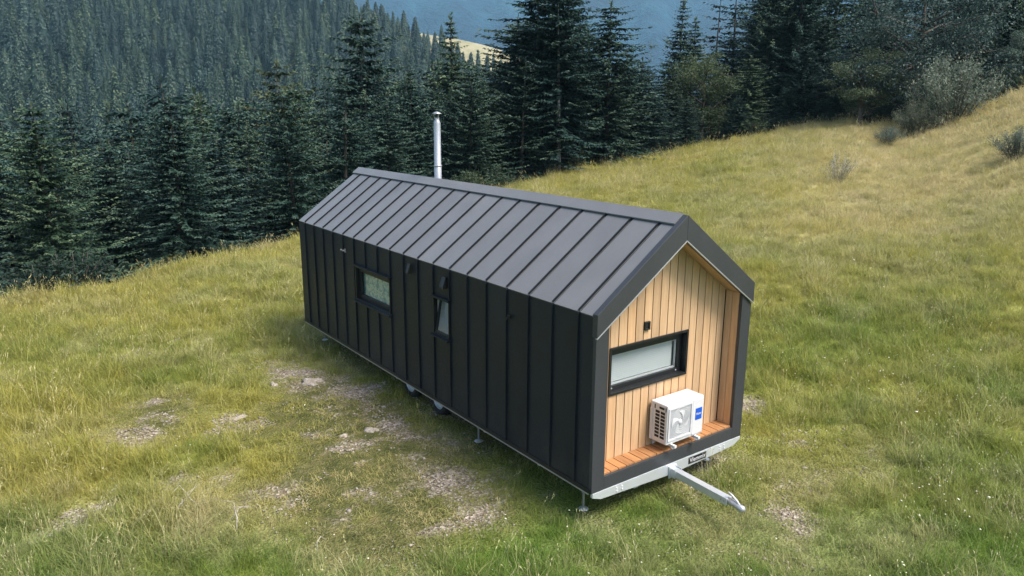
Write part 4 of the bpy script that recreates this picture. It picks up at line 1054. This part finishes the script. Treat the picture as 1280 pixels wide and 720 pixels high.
mb = MB(); mb.box((.345, -.018, -.125), (.735, -.0125, -.025)); pl = part(mb, 'name_plate', M['black'], parent=fb)
def text_mesh(s, size, mat, name, ext=.001):
    cu = bpy.data.curves.new(name, 'FONT'); cu.body = s; cu.size = size; cu.extrude = ext; cu.align_x = 'CENTER'; cu.align_y = 'CENTER'
    ob = bpy.data.objects.new(name, cu); col.objects.link(ob); dg = bpy.context.evaluated_depsgraph_get()
    me = bpy.data.meshes.new_from_object(ob.evaluated_get(dg)); bpy.data.objects.remove(ob); me.materials.clear(); me.materials.append(mat); return me
tm = text_mesh('Vlemmix', .098, M['white'], 'plate_lettering'); o = link('plate_lettering', tm, fb, (.54, -.0198, -.075), (R(90), 0, 0))
# drawbar with coupling
db = MB(); p0, p1 = Vector((0.0, .0, -.12)), Vector((-.02, -1.02, -.135))
def bar(mb, a, b_, w, h):
    mb.add([(a.x-w, a.y, a.z-h), (a.x+w, a.y, a.z-h), (a.x+w, a.y, a.z+h), (a.x-w, a.y, a.z+h), (b_.x-w, b_.y, b_.z-h), (b_.x+w, b_.y, b_.z-h), (b_.x+w, b_.y, b_.z+h), (b_.x-w, b_.y, b_.z+h)],
           [(0,3,2,1),(4,5,6,7),(0,1,5,4),(1,2,6,5),(2,3,7,6),(3,0,4,7)])
bar(db, p0, p1, .054, .052); drawbar = part(db, 'drawbar', M['galv'], .006)
mb = MB(); mb.box((-.085, -.035, -.215), (.085, -.0126, -.035)); mb.box((-.072, -.13, -.185), (-.0585, -.035, -.055)); mb.box((.0585, -.13, -.185), (.072, -.035, -.055)); part(mb, 'drawbar_bracket', M['galv'], .003, parent=drawbar)
mb = MB(); mb.tube([(-.02, -1.0, -.13), (-.02, -1.08, -.13), (-.02, -1.16, -.145), (-.022, -1.235, -.155), (-.022, -1.265, -.17)], [.050, .046, .040, .052, .028], 12); part(mb, 'coupling', M['chrome'], smooth=True, parent=drawbar)
mb = MB(); mb.tube([(-.02, -1.19, -.12), (-.02, -1.14, -.075), (-.02, -1.06, -.03), (-.018, -1.00, -.01)], [.012, .014, .013, .009], 8); part(mb, 'coupling_lever', M['white'], smooth=True, parent=drawbar)
for yy in (-.93, -.98):
    mb = MB(); mb.lathe([(0, -.006), (.013, -.006), (.013, 0)], (-.0755, yy, -.13), 'x', 8); part(mb, 'bolt', M['chrome'], parent=drawbar)
# wheels
def wheel(x, y, sgn):
    r = .30; zc = -ZB+r+.005
    ty = MB(); ty.lathe([(.19, -.09), (.255, -.095), (.29, -.08), (.30, -.05), (.30, .05), (.29, .08), (.255, .095), (.19, .09)], (x, y, zc), 'x', 32, True)
    w = empty('wheel'); w.parent = house; w.location = (0, 0, ZB); link('tyre', ty.mesh('tyre', M['rubber'], True), w)
    rm = MB(); rm.lathe([(.19, -.08*-sgn), (.175, .085*sgn), (.15, .05*sgn), (.10, .06*sgn), (.085, .02*sgn)], (x, y, zc), 'x', 24)
    for k in range(5):
        a = k*1.2566; rm.box((x+.03*sgn-.01, y+math.cos(a)*.085-.022, zc+math.sin(a)*.085-.022), (x+.03*sgn+.014, y+math.cos(a)*.085+.022, zc+math.sin(a)*.085+.022))
    link('rim', rm.mesh('rim', M['galv']), w)
    hb = MB(); hb.lathe([(0, .085*sgn), (.03, .085*sgn), (.045, .06*sgn), (.05, 0)], (x, y, zc), 'x', 14); link('hub', hb.mesh('hub', M['rubber'], True), w)
for sgn in (-1, 1):
    for yy in (4.42, 5.47): wheel(sgn*1.17, yy, sgn)
mb = MB(); mb.box((-1.1, 4.39, -.23), (1.1, 4.45, -.17)); mb.box((-1.1, 5.44, -.23), (1.1, 5.50, -.17)); part(mb, 'axle', M['galv'])
# supporting legs
for x, y in [(-1.29, .43), (-1.27, 3.08), (-1.17, 9.9), (1.29, .43), (1.27, 3.08), (1.17, 9.9)]:
    mb = MB(); mb.tube([(x, y, -.01), (x, y, -.25)], .028, 10); mb.tube([(x, y, -.24), (x, y, -.485)], .017, 8); mb.box((x-.05, y-.05, -.034), (x+.05, y+.05, -.012)); lg = part(mb, 'support_leg', M['chrome'])
    mb = MB(); mb.lathe([(0, .03), (.025, .028), (.07, .008), (.075, 0), (0, -.004)], (x, y, -.498), 'z', 16); part(mb, 'foot', M['galv'], smooth=True, parent=lg)
# flue
fx, fy = .22, 6.78; zf = RZ-.22*(RZ-H)/W2
mb = MB(); mb.lathe([(.075, -.15), (.075, .42), (.070, .425), (.070, 1.27), (.060, 1.31), (.046, 1.34), (.046, 1.38)], (fx, fy, zf), 'z', 24); fl = part(mb, 'flue_pipe', M['steel'], smooth=True)
mb = MB(); mb.lathe([(.074, .40), (.081, .405), (.081, .435), (.074, .44)], (fx, fy, zf), 'z', 24, True); part(mb, 'clamp_ring', M['steel'], smooth=True, parent=fl)
mb = MB(); mb.lathe([(.077, .1), (.12, .03), (.15, -.10)], (fx, fy, zf), 'z', 20); part(mb, 'roof_collar', M['roof'], smooth=True, parent=fl)
mb = MB(); mb.lathe([(0, 1.505), (.05, 1.49), (.092, 1.465), (.092, 1.455), (0, 1.475)], (fx, fy, zf), 'z', 20); part(mb, 'rain_cap', M['steel'], smooth=True, parent=fl)
for k in range(3):
    a = k*2.094+.4; mb = MB(); mb.tube([(fx+.046*math.cos(a), fy+.046*math.sin(a), zf+1.36), (fx+.07*math.cos(a), fy+.07*math.sin(a), zf+1.465)], .006, 5); part(mb, 'cap_stay', M['steel'], parent=fl)

# ------------------------------------------------------------------ air conditioner on the deck
ax0, ax1, ay0, ay1, az0, az1 = -.215, .545, -.055, .262, .335, .922
ac = empty('air_conditioner', (0, 0, 0)); tag(ac, 'white outdoor air conditioner unit with blue badge above the small wooden deck', 'air conditioner')
def acp(mb, name, mat, bevel=0, smooth=False, parent=None):
    return mb.build(name, mat, parent or ac, (0, 0, ZB if parent is None else 0), bevel=bevel, smooth=smooth)
mb = MB(); mb.box((ax0, ay0, az0), (ax1, ay1, az1)); acp(mb, 'casing', M['white'], .014)
mb = MB(); mb.box((ax0-.012, ay1-.05, az0+.01), (ax0-.0005, ay1-.004, az1-.10)); acp(mb, 'pipe_cover', M['white'], .004)
# fan housing: raised square frame with a round throat and swept blades
fc = (ax0+.265, az0+.30); fs = .245
mb = MB(); n = 48; y0, y1 = ay0-.016, ay0-.0005
sq = []; ci = []
for k in range(n):
    a = 2*math.pi*k/n; c, s = math.cos(a), math.sin(a); q = fs/max(abs(c), abs(s)); sq.append((fc[0]+c*q, fc[1]+s*q)); ci.append((fc[0]+c*q*.90, fc[1]+s*q*.90))
vs = [(p[0], y0, p[1]) for p in sq]+[(p[0], y0, p[1]) for p in ci]+[(p[0], y1, p[1]) for p in sq]+[(p[0], y1, p[1]) for p in ci]
fsx = []
for k in range(n):
    j = (k+1) % n; fsx += [(k, j, n+j, n+k), (k, 2*n+k, 2*n+j, j), (n+k, n+j, 3*n+j, 3*n+k)]
mb.add(vs, fsx); fh = acp(mb, 'fan_housing', M['white'])
mb = MB(); mb.box((fc[0]-fs*.93, ay0-.0035, fc[1]-fs*.93), (fc[0]+fs*.93, ay0-.0015, fc[1]+fs*.93)); acp(mb, 'fan_backing', M['offwhite'], parent=fh)
fan = empty('fan'); fan.parent = ac; fan.location = (0, 0, ZB)
for k in range(4):
    mb = MB(); a0 = k*math.pi/2+.5; vs = []; m_ = 9
    for q in range(m_):
        r_ = .02+(fs*.72-.02)*q/(m_-1); sw = .55*q/(m_-1); wd_ = .16+.62*(q/(m_-1))
        for e_ in (0, .5, 1.0):
            a = a0+sw+wd_*e_; vs.append((fc[0]+r_*math.cos(a), ay0-.0045-.010*e_, fc[1]+r_*math.sin(a)))
    fsx = [(3*q+e_, 3*q+3+e_, 3*q+4+e_, 3*q+1+e_) for q in range(m_-1) for e_ in (0, 1)]
    mb.add(vs, fsx); acp(mb, 'blade', M['white'], smooth=True, parent=fan)
mb = MB(); mb.lathe([(0, -.022), (.03, -.020), (.042, -.004)], (fc[0], ay0, fc[1]), 'y', 18); acp(mb, 'hub', M['white'], smooth=True, parent=fan)
mb = MB()                                                        # wire guard of thin rings and spokes
for k in range(1, 8):
    r_ = fs*.92*k/7; mb.lathe([(r_-.0016, -.0245), (r_+.0016, -.0245), (r_, -.0265)], (fc[0], ay0, fc[1]), 'y', 36, True)
gd = acp(mb, 'fan_guard', M['white'])
mb = MB(); mb.box((fc[0]+fs+.012, ay0-.010, az0+.03), (ax1-.012, ay0-.0005, az1-.03)); acp(mb, 'service_panel', M['white'], .004)
bx0, bx1, bz0, bz1 = .365, .500, .580, .755
mb = MB(); mb.box((bx0, ay0-.0145, bz0), (bx1, ay0-.0105, bz1)); bdg = acp(mb, 'badge', M['blue'])
link('badge_lettering', text_mesh('Haier', .052, M['white'], 'badge_lettering'), bdg, ((bx0+bx1)/2, ay0-.0158, (bz0+bz1)/2+.002), (R(90), 0, 0))
# side grille: two columns of dark slots
for c in range(2):
    for k in range(8):
        y0 = ay0+.045+c*.098; z0 = az0+.075+k*.052
        mb = MB(); mb.box((ax0-.004, y0, z0), (ax0-.0006, y0+.076, z0+.037)); acp(mb, 'side_slot', M['rubber'])
mb = MB(); mb.box((ax0-.006, ay0+.06, az1-.075), (ax0-.0006, ay0+.15, az1-.045)); acp(mb, 'handle_recess', M['rubber'])
for yy in (ay0+.022, ay0+.225):
    mb = MB(); mb.box((ax0-.005, yy, az1-.095), (ax0-.0006, yy+.014, az1-.035)); acp(mb, 'side_slot', M['rubber'])
for xx in (ax0+.12, ax1-.14):
    mb = MB(); mb.box((xx-.022, ay0-.075, az0-.040), (xx+.022, DR-.001, az0-.001)); mb.box((xx-.022, DR-.020, az0-.30*.4), (xx+.022, DR-.001, az0-.041))
    mb.box((xx-.034, ay0-.055, az0-.052), (xx+.034, ay0-.015, az0-.0405)); acp(mb, 'bracket', M['white'], .003)

# ------------------------------------------------------------------ haze over the valley
mb = MB(); mb.box((-5700, -4000, -120), (6200, 6200, 560))
mt = bpy.data.materials.new('haze'); mt.use_nodes = True; nt = mt.node_tree; nt.nodes.remove(nt.nodes['Principled BSDF'])
pv = nt.nodes.new('ShaderNodeVolumePrincipled'); pv.inputs['Color'].default_value = (.40, .72, .92, 1); pv.inputs['Density'].default_value = .00014; pv.inputs['Anisotropy'].default_value = .0
nt.links.new(pv.outputs[0], nt.nodes['Material Output'].inputs['Volume'])
try: mt.cycles.homogeneous_volume = True
except Exception: pass
hz_ = mb.build('haze', mt); tag(hz_, kind='stuff')
